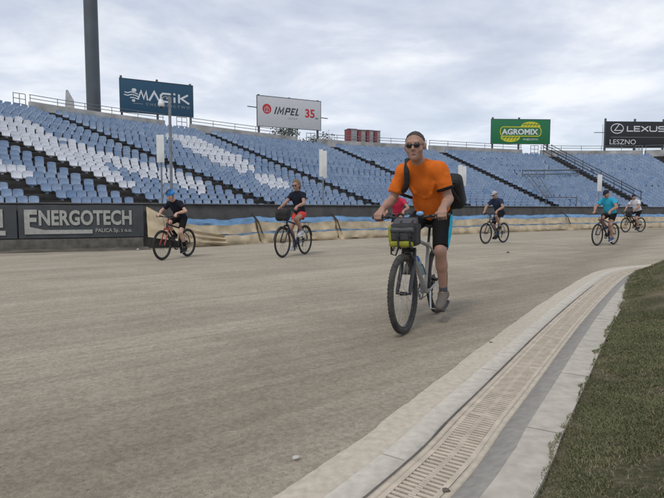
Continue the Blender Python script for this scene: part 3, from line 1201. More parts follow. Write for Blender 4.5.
blue_cols = [(0.205, 0.282, 0.405), (0.225, 0.302, 0.42), (0.188, 0.264, 0.385), (0.245, 0.318, 0.43), (0.155, 0.24, 0.385)]
white_cols = [(0.62, 0.64, 0.68), (0.56, 0.58, 0.62)]
SEAT_M = [mat('seat_blue', c, 0.55, var=0.1, scale=9) if False else mat('seat_blue_%s' % n_, c, 0.55, var=0.12, scale=7, bump=0.0) for n_, c in zip(('faded', 'plain', 'deep', 'bleached', 'fresh'), blue_cols)]
SEAT_M += [mat('seat_white_%s' % n_, c, 0.55, var=0.1, scale=7) for n_, c in zip(('clean', 'dull'), white_cols)]
proto = seat_mesh('seat', None)
SEAT_ME = []
for m in SEAT_M:
    o = proto.build('stadium_seat', m, None, True, 50)
    SEAT_ME.append(o.data)
    bpy.data.objects.remove(o)

# blocks of white seats (photo outlines of the painted pattern; decides only which seats are the white ones)
WHITE = [
    [(0, 116), (24, 119), (48, 132), (60, 142), (80, 152), (104, 165), (125, 178), (143, 186), (140, 189), (118, 187), (100, 183), (68, 170), (40, 153), (24, 144), (-20, 124), (-20, 106)],
    [(58, 137), (84, 144), (108, 154), (130, 158), (150, 164), (172, 169), (210, 186), (206, 193), (170, 184), (150, 179), (128, 171), (100, 162), (70, 149)],
    [(-30, 156), (10, 163), (30, 168), (40, 176), (30, 180), (-30, 166)],
    [(162, 135), (191, 136), (203, 141), (216, 147), (227, 152), (241, 157), (250, 164), (254, 171), (247, 174), (238, 171), (223, 165), (212, 161), (203, 157), (194, 153), (185, 148), (175, 139), (162, 138)],
    [(257, 175), (275, 177), (292, 186), (290, 190), (270, 187), (258, 182)],
    [(178, 175), (187, 176), (198, 181), (208, 186), (207, 191), (190, 190), (178, 189)],
]


def inside(poly, x, y):
    c = False
    for (x0, y0), (x1, y1) in zip(poly, poly[1:] + poly[:1]):
        if (y0 > y) != (y1 > y) and x < (x1 - x0) * (y - y0) / (y1 - y0) + x0:
            c = not c
    return c


seats = []
for k in range(0, NA - 1):
    for j in range(ROW0, NROW + 0):
        s = (j + 0.42) / NROW
        L = sec_len(k, max(0, s))
        pitch_s = 0.405 if k < 5 else 0.50
        usable = L - AISLE_W
        nseat = int(usable / pitch_s)
        du = 1.0 / L
        for i in range(nseat):
            u = k + (AISLE_W + usable * (i + 0.5) / nseat) * du
            p = stand_pt(u, s)
            z = row_z(u, j)
            tg = stand_pt(u + 0.03, s) - stand_pt(u - 0.03, s)
            d = Vector((-tg.y, tg.x, 0))
            px = to_px((p.x, p.y, z + 0.30))
            if px is None or px[0] < -120 or px[0] > 790:
                continue
            if random.random() < 0.006:
                continue
            w = any(inside(q, px[0], px[1]) for q in WHITE)
            seats.append((px[2], k, j, i, p, z, math.atan2(d.y, d.x) - math.pi / 2, w, px, usable / nseat / 0.46))
seats.sort(key=lambda q: q[0])
stair_name = {0: 'stairway', 1: 'the leftmost black stairway', 2: 'the second black stairway from left', 3: 'the third black stairway from left', 4: 'the fourth black stairway from left'}
picked, rest = [], []
for s_ in seats:
    if len(picked) < 300 and 3 < s_[8][0] < 661 and 5 < s_[8][1] < 203.5 and 1 <= s_[1] <= 4:
        picked.append(s_)
    else:
        rest.append(s_)
for (dist, k, j, i, p, z, rz, w, px, sw) in picked:
    mi = random.choice([5, 5, 6]) if w else random.choices([0, 1, 2, 3, 4], [4, 4, 3, 3, 0.4])[0]
    o = link('stadium_seat', SEAT_ME[mi])
    o.location = (p.x, p.y, z)
    o.rotation_euler = (0, 0, rz + random.uniform(-0.03, 0.03))
    o.scale = (sw, 1, 1)
    tag(o, '%s seat, %s row up, %s seat right of %s' % ('white' if w else 'pale blue', ordw(j + 2), ordw(i + 1), stair_name[k]), 'seat', 'seats in the grandstand')
PV = np.array(proto.v)
all_v, all_f, all_m = [], [], []
base = 0
nf = len(proto.f)
for (dist, k, j, i, p, z, rz, w, px, sw) in rest:
    a = rz + random.uniform(-0.03, 0.03)
    ca, sa = math.cos(a), math.sin(a)
    X, Y = PV[:, 0] * sw, PV[:, 1]
    all_v.append(np.stack([X * ca - Y * sa + p.x, X * sa + Y * ca + p.y, PV[:, 2] + z], 1))
    all_f += [tuple(q + base for q in f) for f in proto.f]
    base += len(PV)
    mi = random.choice([5, 5, 6]) if w else random.choices([0, 1, 2, 3, 4], [4, 4, 3, 3, 0.4])[0]
    all_m += [mi] * nf
me = bpy.data.meshes.new('stadium_seats')
me.from_pydata(np.concatenate(all_v).tolist(), [], all_f)
for m in SEAT_M:
    me.materials.append(m)
me.polygons.foreach_set('material_index', all_m)
me.polygons.foreach_set('use_smooth', [True] * len(me.polygons))
me.set_sharp_from_angle(angle=math.radians(50))
tag(link('stadium_seats', me), 'mass of smaller blue and white seats filling the rest of the stand', 'seats', 'seats in the grandstand', 'stuff')
print('seats', len(seats), 'single', len(picked))

# handrails beside the stairway right of the green sign
M_DKRAIL = mat('dark_handrail', (0.05, 0.052, 0.055), 0.5, metal=0.3)
hr = empty('stair_handrail')
tag(hr, 'dark triple handrail running down the stairway right of the green sign', 'handrail')
k = 7
for uo, hs in ((-0.004, (0.45, 0.8, 1.05)), (0.075, (0.5, 0.95))):
    for h_ in hs:
        mb = MB()
        mb.tube([stand_pt(k + uo, s) + Vector((0, 0, h_ + 0.1)) for s in (1.0, 0.75, 0.5, 0.25, 0.02)], 0.032, 6)
        mb.build('rail', M_DKRAIL, hr)
    for s in (0.99, 0.8, 0.6, 0.4, 0.2, 0.03):
        mb = MB()
        q = stand_pt(k + uo, s)
        mb.tube([q + Vector((0, 0, -0.2)), q + Vector((0, 0, 1.17))], 0.025, 6)
        mb.build('post', M_DKRAIL, hr)
# steel guard frame around the stand entrance
M_FRAME = mat('grey_steel', (0.13, 0.14, 0.15), 0.5, metal=0.4)
vf = empty('entrance_guard_frame')
tag(vf, 'grey steel guard frame with sloping braces among seats below the green sign', 'steel frame')


def on_stand(px, py):
    """where the sight line through this photo point meets the stand's slope, a little proud of the seats"""
    best, bp_ = 1e9, None
    for u in [5.8 + 1.4 * q / 60 for q in range(61)]:
        for s in [q / 60 for q in range(61)]:
            P = stand_pt(u, s) + Vector((0, 0, 0.75))
            q = to_px(P)
            e = (q[0] - px) ** 2 + (q[1] - py) ** 2
            if e < best:
                best, bp_ = e, P
    return bp_


nodes = {n_: on_stand(*q) for n_, q in {'a': (523, 170.5), 'b': (545, 170.5), 'c': (578, 170), 'd': (545, 203), 'e': (528, 173), 'f': (552, 196), 'g': (536, 172), 'h': (551, 187), 'i': (540, 198), 'j': (577, 199), 'k': (523, 203)}.items()}
for nm, seq, r in (('rail', 'abc', 0.05), ('brace', 'ed', 0.05), ('brace', 'gf', 0.035), ('brace', 'hi', 0.035), ('rail', 'dj', 0.03)):
    mb = MB()
    mb.tube([nodes[q] for q in seq], r, 6)
    mb.build(nm, M_FRAME, vf)
mb = MB()
mb.tube([nodes[q] + Vector((0, 0, -0.3)) for q in 'abc'], 0.035, 6)
mb.build('rail', M_FRAME, vf)
for q, drop in (('a', 2.3), ('c', 2.2), ('b', 0.9), ('d', 0.8), ('j', 0.8)):
    mb = MB()
    mb.tube([nodes[q] + Vector((0, 0, 0.1)), nodes[q] + Vector((0, 0, -drop))], 0.03, 6)
    mb.build('post', M_FRAME, vf)

# ================================================================== BILLBOARDS
M_POST = mat('sign_post', (0.10, 0.11, 0.12), 0.6, metal=0.3, var=0.2)


class Board:
    """flat advertising board on posts: corners from photo columns and distances; face coordinates 0..w by 0..h"""
    def __init__(self, pl, dl, pr, dr, ytop_l, ytop_r, hgt, col, label, posts, name='billboard'):
        a, b_ = at_depth(pl, ytop_l, dl), at_depth(pr, ytop_r, dr)
        ztop = (a.z + b_.z) / 2
        self.w = math.hypot(b_.x - a.x, b_.y - a.y)
        self.h = hgt
        t = Vector((b_.x - a.x, b_.y - a.y, 0)).normalized()
        nrm = Vector((t.y, -t.x, 0))             # towards the track
        tilt = (b_.z - a.z) / self.w
        self.root = empty('billboard', (a.x, a.y, 0.0))
        self.root.rotation_euler = (0, 0, math.atan2(t.y, t.x))
        tag(self.root, label, 'billboard', 'billboards above the stand')
        self.z0 = ztop - hgt
        self.tilt = tilt
        self.face_mat = col
        mb = MB()
        mb.box((0, -0.03, self.z0), (self.w, 0.05, ztop), bev=0.008)
        mb.build('panel', col, self.root)
        fr = MB()
        e = 0.035
        for lo, hi in (((-e, -0.045, self.z0 - e), (self.w + e, 0.06, self.z0)), ((-e, -0.045, ztop), (self.w + e, 0.06, ztop + e)),
                       ((-e, -0.045, self.z0), (0, 0.06, ztop)), ((self.w, -0.045, self.z0), (self.w + e, 0.06, ztop))):
            fr.box(lo, hi)
        fr.build('frame', M_POST, self.root, smooth=False)
        for f, up in posts:
            po = MB()
            po.box((f * self.w - 0.07, 0.065, 4.8), (f * self.w + 0.07, 0.2, ztop + up))
            po.build('post', M_POST, self.root, smooth=False)

    def M(self, x, y, lift=0.034):
        return Matrix(((1, 0, 0, x), (0, 0, -1, -lift), (0, 1, 0, self.z0 + y), (0, 0, 0, 1)))

    def text(self, body, x0, x1, y0, y1, m, offset=0.0, shear=0.0, spacing=1.0, lift=0.034, name='lettering'):
        o = text_mesh(name, body, 1.0, m, self.root, None, offset=offset, shear=shear, spacing=spacing, depth=0.003)
        xs = [v.co.x for v in o.data.vertices]; ys = [v.co.y for v in o.data.vertices]
        a, b_, c, d = min(xs), max(xs), min(ys), max(ys)
        for v in o.data.vertices:
            v.co = (x0 * self.w + (x1 - x0) * self.w * (v.co.x - a) / (b_ - a), -lift - v.co.z, self.z0 + self.h * (y0 + (y1 - y0) * (v.co.y - c) / (d - c)))
        return o

    def strokes(self, name, lines, th, m, lift=0.036):
        """flat thick polylines in 0..1 face coordinates"""
        mb = MB()
        for li, ln_ in enumerate(lines):
            t_ = th
            if isinstance(ln_[0], (int, float)):
                t_, ln_ = ln_[0], ln_[1]
            P = [Vector((x * self.w, y * self.h)) for x, y in ln_]
            closed = (P[0] - P[-1]).length < 1e-6 and len(P) > 3
            if closed:
                P = P[:-1]
            nP = len(P)
            L_, R_ = [], []
            for i in range(nP):
                if closed:
                    d0, d1 = (P[i] - P[i - 1]).normalized(), (P[(i + 1) % nP] - P[i]).normalized()
                else:
                    d0 = (P[i] - P[i - 1]).normalized() if i > 0 else (P[1] - P[0]).normalized()
                    d1 = (P[i + 1] - P[i]).normalized() if i < nP - 1 else d0
                nn = Vector((-(d0 + d1).y, (d0 + d1).x))
                nn = nn.normalized() if nn.length > 1e-6 else Vector((-d0.y, d0.x))
                k = 1 / max(0.45, nn.dot(Vector((-d0.y, d0.x))))
                L_.append(P[i] + nn * t_ / 2 * k); R_.append(P[i] - nn * t_ / 2 * k)
            lf = lift + 0.0006 * li
            vs, fs = [], []
            for lv in (lf, lf - 0.012):
                for q in L_ + R_:
                    vs.append((q.x, -lv, self.z0 + q.y))
            for i in range(nP if closed else nP - 1):
                j = (i + 1) % nP
                fs += [(i, j, nP + j, nP + i), (2 * nP + i, 3 * nP + i, 3 * nP + j, 2 * nP + j), (i, 2 * nP + i, 2 * nP + j, j), (nP + i, nP + j, 3 * nP + j, 3 * nP + i)]
            mb.add(vs, fs)
        return mb.build(name, m, self.root, smooth=False)

    def fill(self, name, polys, m, lift=0.036):
        mb = MB()
        for i, P in enumerate(polys):
            lf = lift + 0.0005 * i
            n_ = len(P)
            vs = [(x * self.w, -lv, self.z0 + y * self.h) for lv in (lf, lf - 0.01) for x, y in P]
            mb.add(vs, [tuple(range(n_)), tuple(reversed(range(n_, 2 * n_)))] + [(q, (q + 1) % n_, n_ + (q + 1) % n_, n_ + q) for q in range(n_)])
        return mb.build(name, m, self.root, smooth=False)


def ell(cx_, cy_, rx, ry, n_=32, a0=0, a1=360):
    return [(cx_ + rx * math.cos(math.radians(a0 + (a1 - a0) * i / n_)), cy_ + ry * math.sin(math.radians(a0 + (a1 - a0) * i / n_))) for i in range(n_ + (0 if a1 - a0 == 360 else 1))]


M_TEAL = mat('board_teal', (0.010, 0.065, 0.125), 0.5, var=0.08)
M_WHITEB = mat('board_white', (0.56, 0.56, 0.575), 0.5, var=0.05)
M_GREEN = mat('board_green', (0.008, 0.155, 0.055), 0.5, var=0.08)
M_BLACKB = mat('board_black', (0.010, 0.011, 0.012), 0.5, var=0.1)
M_LW = mat('letter_white', (0.66, 0.68, 0.70), 0.5, var=0.04)
M_LG = mat('letter_grey', (0.30, 0.31, 0.33), 0.5, var=0.04)
M_LK = mat('letter_dark', (0.035, 0.037, 0.042), 0.5, var=0.05)
M_LR = mat('letter_red', (0.50, 0.028, 0.030), 0.5, var=0.05)
M_LY = mat('letter_yellow', (0.60, 0.56, 0.02), 0.5, var=0.05)
M_LGR = mat('letter_green', (0.03, 0.17, 0.05), 0.5, var=0.05)

b1 = Board(119.5, 38.0, 192.5, 40.4, 77.5, 86.5, 2.29, M_TEAL, 'teal billboard with pale angular letters and wave mark beside the tall mast', ((0.02, 0.22), (0.50, 0.2), (0.97, 0.15)))
ax = 0.42   # aspect fixes for strokes
b1.strokes('lettering', [
    (0.11, [(0.232, 0.40), (0.278, 0.67), (0.312, 0.45), (0.346, 0.67), (0.362, 0.40)]),
    [(0.385, 0.40), (0.455, 0.68), (0.525, 0.40)],
    [(0.685, 0.66), (0.575, 0.66), (0.545, 0.60), (0.545, 0.46), (0.575, 0.41), (0.675, 0.41), (0.675, 0.53), (0.62, 0.53)],
    [(0.735, 0.40), (0.735, 0.57)], [(0.80, 0.40), (0.80, 0.68)], [(0.93, 0.68), (0.83, 0.55), (0.945, 0.40)]], 0.135, M_LW)
b1.fill('dot', [ell(0.735, 0.67, 0.016, 0.035, 12)], M_LW)
b1.strokes('emblem', [
    (0.07, [(0.06, 0.60), (0.10, 0.58), (0.145, 0.62), (0.19, 0.60), (0.235, 0.56)]), (0.07, [(0.05, 0.52), (0.10, 0.50), (0.15, 0.54), (0.20, 0.52), (0.25, 0.48)]),
    (0.07, [(0.13, 0.44), (0.17, 0.45), (0.21, 0.43), (0.245, 0.41)])], 0.07, M_LW)
b1.fill('emblem', [ell(0.185, 0.68, 0.032, 0.055, 14), ell(0.175, 0.36, 0.022, 0.04, 12)], M_LW)
b1.text('CHŁODNICTWO', 0.34, 0.95, 0.245, 0.325, M_LG, spacing=1.5)
b1.strokes('rule', [(0.03, [(0.17, 0.28), (0.30, 0.275)])], 0.03, M_LG)

b2 = Board(257, 41.8, 320.5, 44.2, 95.5, 101.5, 2.32, M_WHITEB, 'white billboard with round red emblem, dark name and red 35', ((0.03, 0.12), (0.50, 0.1), (0.96, 0.1)))
b2.fill('emblem', [ell(0.145, 0.585, 0.067, 0.165, 36)], M_LR)
b2.strokes('emblem_lines', [(0.045, [(0.145, 0.47), (0.145, 0.68)]), (0.04, [(0.11, 0.52), (0.112, 0.60), (0.135, 0.66)]), (0.04, [(0.18, 0.52), (0.178, 0.60), (0.155, 0.66)]),
                            (0.035, [(0.105, 0.49), (0.185, 0.49)])], 0.04, M_WHITEB, lift=0.040)
_sl = lambda x, y: (x + 0.03 * (y - .45) / .22, y)
b2.strokes('lettering', [[_sl(*q) for q in ln_] for ln_ in (
    [(0.265, 0.435), (0.265, 0.68)],
    [(0.305, 0.435), (0.312, 0.665), (0.345, 0.50), (0.378, 0.665), (0.385, 0.435)],
    [(0.425, 0.435), (0.425, 0.655), (0.475, 0.655), (0.478, 0.55), (0.425, 0.55)],
    [(0.565, 0.655), (0.515, 0.655), (0.515, 0.46), (0.565, 0.46)], [(0.515, 0.557), (0.556, 0.557)],
    [(0.592, 0.68), (0.592, 0.46), (0.635, 0.46)])], 0.105, M_LK)
b2.text('GROUP', 0.47, 0.62, 0.29, 0.36, M_LG)
b2.text('35', 0.745, 0.90, 0.40, 0.70, M_LR, offset=0.03)
b2.text('lat', 0.912, 0.962, 0.37, 0.445, M_LGR, offset=0.02)
arm = MB()
arm.tube([(-0.75, 0.1, b2.z0 + 1.45), (0.0, 0.1, b2.z0 + 1.42)], 0.035, 6)
arm.build('lamp_arm', M_POST, b2.root)
arm = MB()
arm.tube([(b2.w, 0.1, b2.z0 + 1.05), (b2.w + 0.7, 0.1, b2.z0 + 1.02)], 0.035, 6)
arm.build('lamp_arm', M_POST, b2.root)

b3 = Board(491.5, 49.4, 550, 49.7, 119.5, 119.5, 2.21, M_GREEN, 'green billboard with yellow oval emblems behind white name', ((0.03, 0.2), (0.48, 0.2), (0.975, 0.05)))
b3.fill('emblem', [ell(0.67, 0.72, 0.165, 0.19, 36), ell(0.325, 0.26, 0.165, 0.19, 36)], M_LY)
pat = []
for (cx_, cy_) in ((0.67, 0.76), (0.325, 0.22)):
    for i in range(-2, 3):
        pat.append((0.05, [(cx_ + i * 0.055 - 0.02, cy_ - 0.09), (cx_ + i * 0.055, cy_), (cx_ + i * 0.055 + 0.025, cy_ + 0.09)]))
    pat.append((0.05, [(cx_ - 0.15, cy_ + 0.035), (cx_ + 0.15, cy_ + 0.035)]))
b3.strokes('emblem_lines', pat, 0.05, M_LGR, lift=0.040)
cap_ = [(0.20 + 0.05 * math.cos(a), 0.50 + 0.19 * math.sin(a)) for a in [math.pi / 2 + math.pi * i / 12 for i in range(13)]] + [(0.80 + 0.05 * math.cos(a), 0.50 + 0.19 * math.sin(a)) for a in [-math.pi / 2 + math.pi * i / 12 for i in range(13)]]
b3.fill('name_plate', [cap_], M_LGR, lift=0.046)
b3.strokes('name_plate_rim', [(0.075, cap_ + [cap_[0]])], 0.07, M_LY, lift=0.052)
b3.text('AGROMIX', 0.175, 0.80, 0.37, 0.61, M_LW, offset=0.035, lift=0.056)
b3.text('ROJĘCZYN', 0.545, 0.795, 0.13, 0.22, M_LW, offset=0.01)

b4 = Board(605.5, 50.3, 669, 50.6, 121.3, 122.6, 2.37, M_BLACKB, 'black billboard with silver oval emblem and wide silver letters', ((0.012, 0.32), (0.475, 0.3), (0.93, 0.3)))
ring_ = ell(0.185, 0.735, 0.097, 0.185, 40)
b4.strokes('emblem', [(0.075, ring_ + [ring_[0]]), (0.075, [(0.215, 0.90), (0.145, 0.66), (0.265, 0.66)])], 0.06, M_LW)
L_ = [[(0.345, 0.83), (0.345, 0.64), (0.435, 0.64)],
      [(0.545, 0.82), (0.455, 0.82), (0.455, 0.64), (0.545, 0.64)], [(0.455, 0.73), (0.535, 0.73)],
      [(0.565, 0.83), (0.675, 0.63)], [(0.675, 0.83), (0.565, 0.63)],
      [(0.70, 0.84), (0.70, 0.67), (0.715, 0.64), (0.79, 0.64), (0.805, 0.67), (0.805, 0.84)],
      [(0.935, 0.82), (0.85, 0.82), (0.835, 0.795), (0.835, 0.755), (0.85, 0.73), (0.92, 0.73), (0.935, 0.705), (0.935, 0.665), (0.92, 0.64), (0.83, 0.64)]]
b4.strokes('lettering', L_, 0.095, M_LW)
b4.strokes('rule', [(0.025, [(0.09, 0.40), (0.965, 0.40)])], 0.02, M_LG)
b4.text('LESZNO', 0.075, 0.485, 0.12, 0.31, M_LW, offset=-0.004)
arm = MB()
arm.tube([(-1.0, 0.1, b4.z0 + 1.38), (0.0, 0.1, b4.z0 + 1.38)], 0.03, 6)
arm.build('lamp_arm', M_POST, b4.root)
arm = MB()
arm.tube([(-0.17, 0.1, b4.z0 + 0.1), (-0.17, 0.1, b4.z0 + 2.15)], 0.018, 6)
arm.build('lamp_arm', M_POST, b4.root)

# ================================================================== MAST, CAMERA POLE, SECTION BOARDS, CABINS, TREES
mp_ = at_depth(94.2, 120, 42.5)
mast = empty('floodlight_mast', (mp_.x, mp_.y, 0))
tag(mast, 'tall thick grey steel mast rising out of the picture beside the teal sign', 'mast')
mb = MB()
mb.tube([(0, 0, -0.01), (0, 0, 9), (0, 0, 18), (0, 0, 30)], [0.565, 0.525, 0.51, 0.41], 28)
mb.build('shaft', mat('mast_steel', (0.085, 0.10, 0.115), 0.55, metal=0.2, var=0.12, scale=0.8), mast)
mb = MB()
mb.tube([(0, 0, 0), (0, 0, 0.04)], 0.98, 20)
for a in range(8):
    mb.tube([(0.84 * math.cos(a * .785), 0.84 * math.sin(a * .785), 0.04), (0.84 * math.cos(a * .785), 0.84 * math.sin(a * .785), 0.14)], 0.04, 6)
mb.build('base_plate', M_POST, mast)
mb = MB()
mb.box((-2.4, -0.5, 29.4), (2.4, 0.5, 29.6))
mb.box((-2.4, -0.55, 29.6), (-2.3, 0.55, 32.0)); mb.box((2.3, -0.55, 29.6), (2.4, 0.55, 32.0)); mb.box((-2.4, -0.05, 30.7), (2.4, 0.05, 30.8))
mb.build('lamp_frame', M_POST, mast)
for i in range(5):
    mb = MB()
    mb.box((-2.1 + i * 0.9, -0.55, 30.0), (-1.5 + i * 0.9, -0.25, 30.6), bev=0.03)
    mb.build('floodlight', M_POST, mast)

# pointed pale board behind the parapet
mb = MB()
q = at_depth(69, 106, 37.4)
mb.add([(-0.30, -0.04, -0.8), (0.35, -0.04, -0.8), (0.30, -0.04, 0.35), (-0.05, -0.03, 1.02), (-0.16, -0.03, 1.0), (-0.30, 0.06, -0.8), (0.35, 0.06, -0.8), (0.30, 0.06, 0.35), (-0.05, 0.04, 1.02), (-0.16, 0.04, 1.0)],
       [(0, 1, 2, 3, 4), (9, 8, 7, 6, 5), (0, 5, 6, 1), (1, 6, 7, 2), (2, 7, 8, 3), (3, 8, 9, 4), (4, 9, 5, 0)])
o = mb.build('pointed_board', mat('pale_board', (0.42, 0.42, 0.42), 0.8, var=0.2, scale=3), None, smooth=False)
o.scale = (1.06, 1.06, 1.08)
o.location = (q.x, q.y, q.z)
tag(o, 'pale pointed board standing up behind the parapet left of the mast', 'board')

# camera pole behind the child
lp = wall_l(178)
pp, tt, nn = WALL.frame(lp)
pp = pp + nn * 0.3
cp = empty('camera_pole', (pp.x, pp.y, 0))
tag(cp, 'thin grey pole with white dome camera rising behind the child in blue helmet', 'camera pole')
zt = CAM_H + (HORIZON - 99) * (pp.y / F_PX)
mb = MB(); mb.tube([(0, 0, -0.01), (0, 0, 1.6)], 0.055, 10); mb.tube([(0, 0, 1.6), (0, 0, zt)], 0.042, 10)
mb.build('pole', M_RAIL, cp)
mb = MB(); mb.tube([(0, 0, zt - 0.05), (-0.12, -0.02, zt + 0.0), (-0.22, -0.05, zt - 0.08)], 0.022, 8)
mb.build('bracket', M_RAIL, cp)
mb = MB()
mb.sphere((-0.23, -0.05, zt - 0.24), (0.095, 0.095, 0.08), 8); mb.tube([(-0.23, -0.05, zt - 0.22), (-0.23, -0.05, zt - 0.09)], [0.095, 0.055], 14)
mb.build('camera_housing', mat('camera_white', (0.70, 0.70, 0.70), 0.4, var=0.03), cp)
mb = MB(); mb.sphere((-0.23, -0.05, zt - 0.285), 0.062, 8)
mb.build('camera_dome', mat('smoked_dome', (0.02, 0.02, 0.025), 0.08), cp)

M_BOARD = mat('white_board', (0.62, 0.63, 0.62), 0.6, var=0.1, scale=3)


def section_board(px, pw, y0, y1, label, two=False, off=0.55):
    l = wall_l(px)
    p, t, nn = WALL.frame(l)
    p = p + nn * off
    r = empty('section_board', (p.x, p.y, 0))
    r.rotation_euler = (0, 0, 0)
    tag(r, label, 'board', 'tall white boards on poles')
    s = p.y / F_PX
    z1, z0 = CAM_H + (HORIZON - y0) * s, CAM_H + (HORIZON - y1) * s
    w = pw * s
    mb = MB()
    if two:
        a = math.radians(14)
        for sg in (-1, 1):
            M = Matrix.Rotation(sg * a, 4, 'Z')
            mb.box((min(0, sg * w * .52), -0.012, z0 - (0.06 if sg > 0 else 0)), (max(0, sg * w * .52), 0.012, z1 - (0.06 if sg > 0 else 0)), M, bev=0.004)
    else:
        mb.box((-w / 2, -0.015, z0), (w / 2, 0.015, z1), bev=0.004)
    mb.build('board', M_BOARD, r)
    mb = MB()
    mb.tube([(0, 0.05, -0.01), (0, 0.05, z1 - 0.05)], 0.028, 8)
    mb.build('pole', M_RAIL, r)


section_board(172, 7.5, 136, 163, 'tall white board on a pole directly beside the dome camera pole')
section_board(332, 7.5, 150, 177, 'tall white board on a pole just left of the orange shirted cyclist', True)
section_board(471, 8, 165.5, 185, 'folded white board on a pole right of the black backpack', True)
section_board(607.5, 4.5, 175, 191.5, 'narrow white board on a pole above the turquoise shirted cyclist')

# red and grey cabins on the promenade
M_CRED = mat('cabin_red', (0.24, 0.04, 0.05), 0.6, var=0.2, scale=3)
M_CGREY = mat('cabin_grey', (0.24, 0.235, 0.235), 0.7, var=0.2, scale=3)
cab_lab = ['grey cabin with the widest red side, leftmost of the row on the parapet', 'greenish grey narrow cabin, second in the row on the parapet', 'light grey cabin, third in the row on the parapet', 'grey cabin at the right end of the row on the parapet']
for i, (x0, x1, yt) in enumerate(((348.3, 358, 128.6), (358.3, 366.5, 129.6), (366.8, 374.3, 129.9), (374.6, 381, 130.6))):
    d = 45.2 + i * 0.35
    a, b_ = at_depth(x0, yt, d), at_depth(x1, yt, d)
    wv = b_.x - a.x
    CAB_Z = CAM_H + 5.07
    r = empty('cabin', (a.x, a.y, CAB_Z))
    r.rotation_euler = (0, 0, math.radians(20))
    tag(r, cab_lab[i], 'cabin', 'row of red and grey cabins above the stand')
    h = a.z - CAB_Z
    mb = MB(); mb.box((0.24, 0, 0), (wv, 0.9, h - 0.05), bev=0.02)
    mb.build('body', M_CGREY if i != 1 else mat('cabin_olive', (0.20, 0.205, 0.18), 0.7), r)
    mb = MB(); mb.box((0.0, 0.004, 0), (0.238, 0.89, h - 0.06), bev=0.02)
    mb.build('side_panel', M_CRED, r)
    mb = MB(); mb.box((-0.02, -0.03, h - 0.05), (wv + 0.02, 0.93, h + 0.02), bev=0.02)
    mb.build('roof', M_CGREY, r)
    mb = MB(); mb.box((0.32, -0.02, 0.1), (wv - 0.06, -0.002, h - 0.2))
    for zz_ in (0.5, 0.9, 1.3):
        mb.box((0.34, -0.03, zz_), (wv - 0.08, -0.021, zz_ + 0.03))
    mb.build('door', mat('cabin_door', (0.29, 0.285, 0.29), 0.6), r)

# trees showing through the gap under the white sign
M_BARK = mat('bark', (0.09, 0.07, 0.05), 0.9, bump=0.5)
M_LEAF = [mat('leaf_dark', (0.030, 0.048, 0.018), 0.7, var=0.25), mat('leaf_mid', (0.045, 0.070, 0.022), 0.7, var=0.25), mat('leaf_light', (0.07, 0.10, 0.035), 0.7, var=0.25)]


def tree(px, Y, ztop, rad, label, seed):
    r_ = random.Random(seed)
    p = at_depth(px, HORIZON, Y)
    root = empty('tree', (p.x, p.y, 0))
    tag(root, label, 'tree', 'trees behind the stand')
    mb = MB()
    hh = ztop * 0.62
    mb.tube([(0, 0, -0.01), (0.1, 0, hh * .5), (0.0, 0.1, hh), (0.1, 0.1, ztop * .9)], [0.22, 0.17, 0.12, 0.03], 10)
    for i in range(7):
        a = r_.uniform(0, 6.28); z = r_.uniform(hh * .55, ztop * .8); R = rad * r_.uniform(.5, .9)
        mb.tube([(0, 0, z), (R * .5 * math.cos(a), R * .5 * math.sin(a), z + .5), (R * math.cos(a), R * math.sin(a), z + 1.1)], [0.08, 0.05, 0.02], 6)
    mb.build('trunk', M_BARK, root)
    cb = MB()
    clumps = [(Vector((r_.gauss(0, rad * .5), r_.gauss(0, rad * .5), r_.uniform(ztop * .5, ztop - .5))), r_.uniform(.5, 1.0)) for _ in range(26)]
    for c, cr_ in clumps:
        mi = r_.choice((0, 0, 1, 1, 2))
        for _ in range(150):
            d = Vector((r_.gauss(0, 1), r_.gauss(0, 1), r_.gauss(0, .8))).normalized() * cr_ * r_.random() ** .4
            q = c + d
            s = r_.uniform(.06, .13)
            a, b_ = Vector((r_.gauss(0, 1), r_.gauss(0, 1), r_.gauss(0, 1))).normalized() * s, Vector((r_.gauss(0, 1), r_.gauss(0, 1), r_.gauss(0, 1))).normalized() * s
            cb.add([q - a, q + b_ * .6, q + a, q - b_ * .6], [(0, 1, 2, 3)], mi)
    cb.build('crown', M_LEAF, root, smooth=False)


tree(276, 54, 9.45, 2.1, 'dark leafy tree crown seen just beneath the white sign', 3)
tree(314, 56, 9.0, 1.9, 'dark bushy tree showing in the gap right of the white sign', 5)
tree(296, 60, 9.2, 2.0, 'tree behind the white sign between two nearer crowns', 8)

# ================================================================== RIDERS AND BICYCLES
def smin(a, b, k):
    h = np.clip(0.5 + 0.5 * (b - a) / k, 0, 1)
    return b + (a - b) * h - k * h * (1 - h)


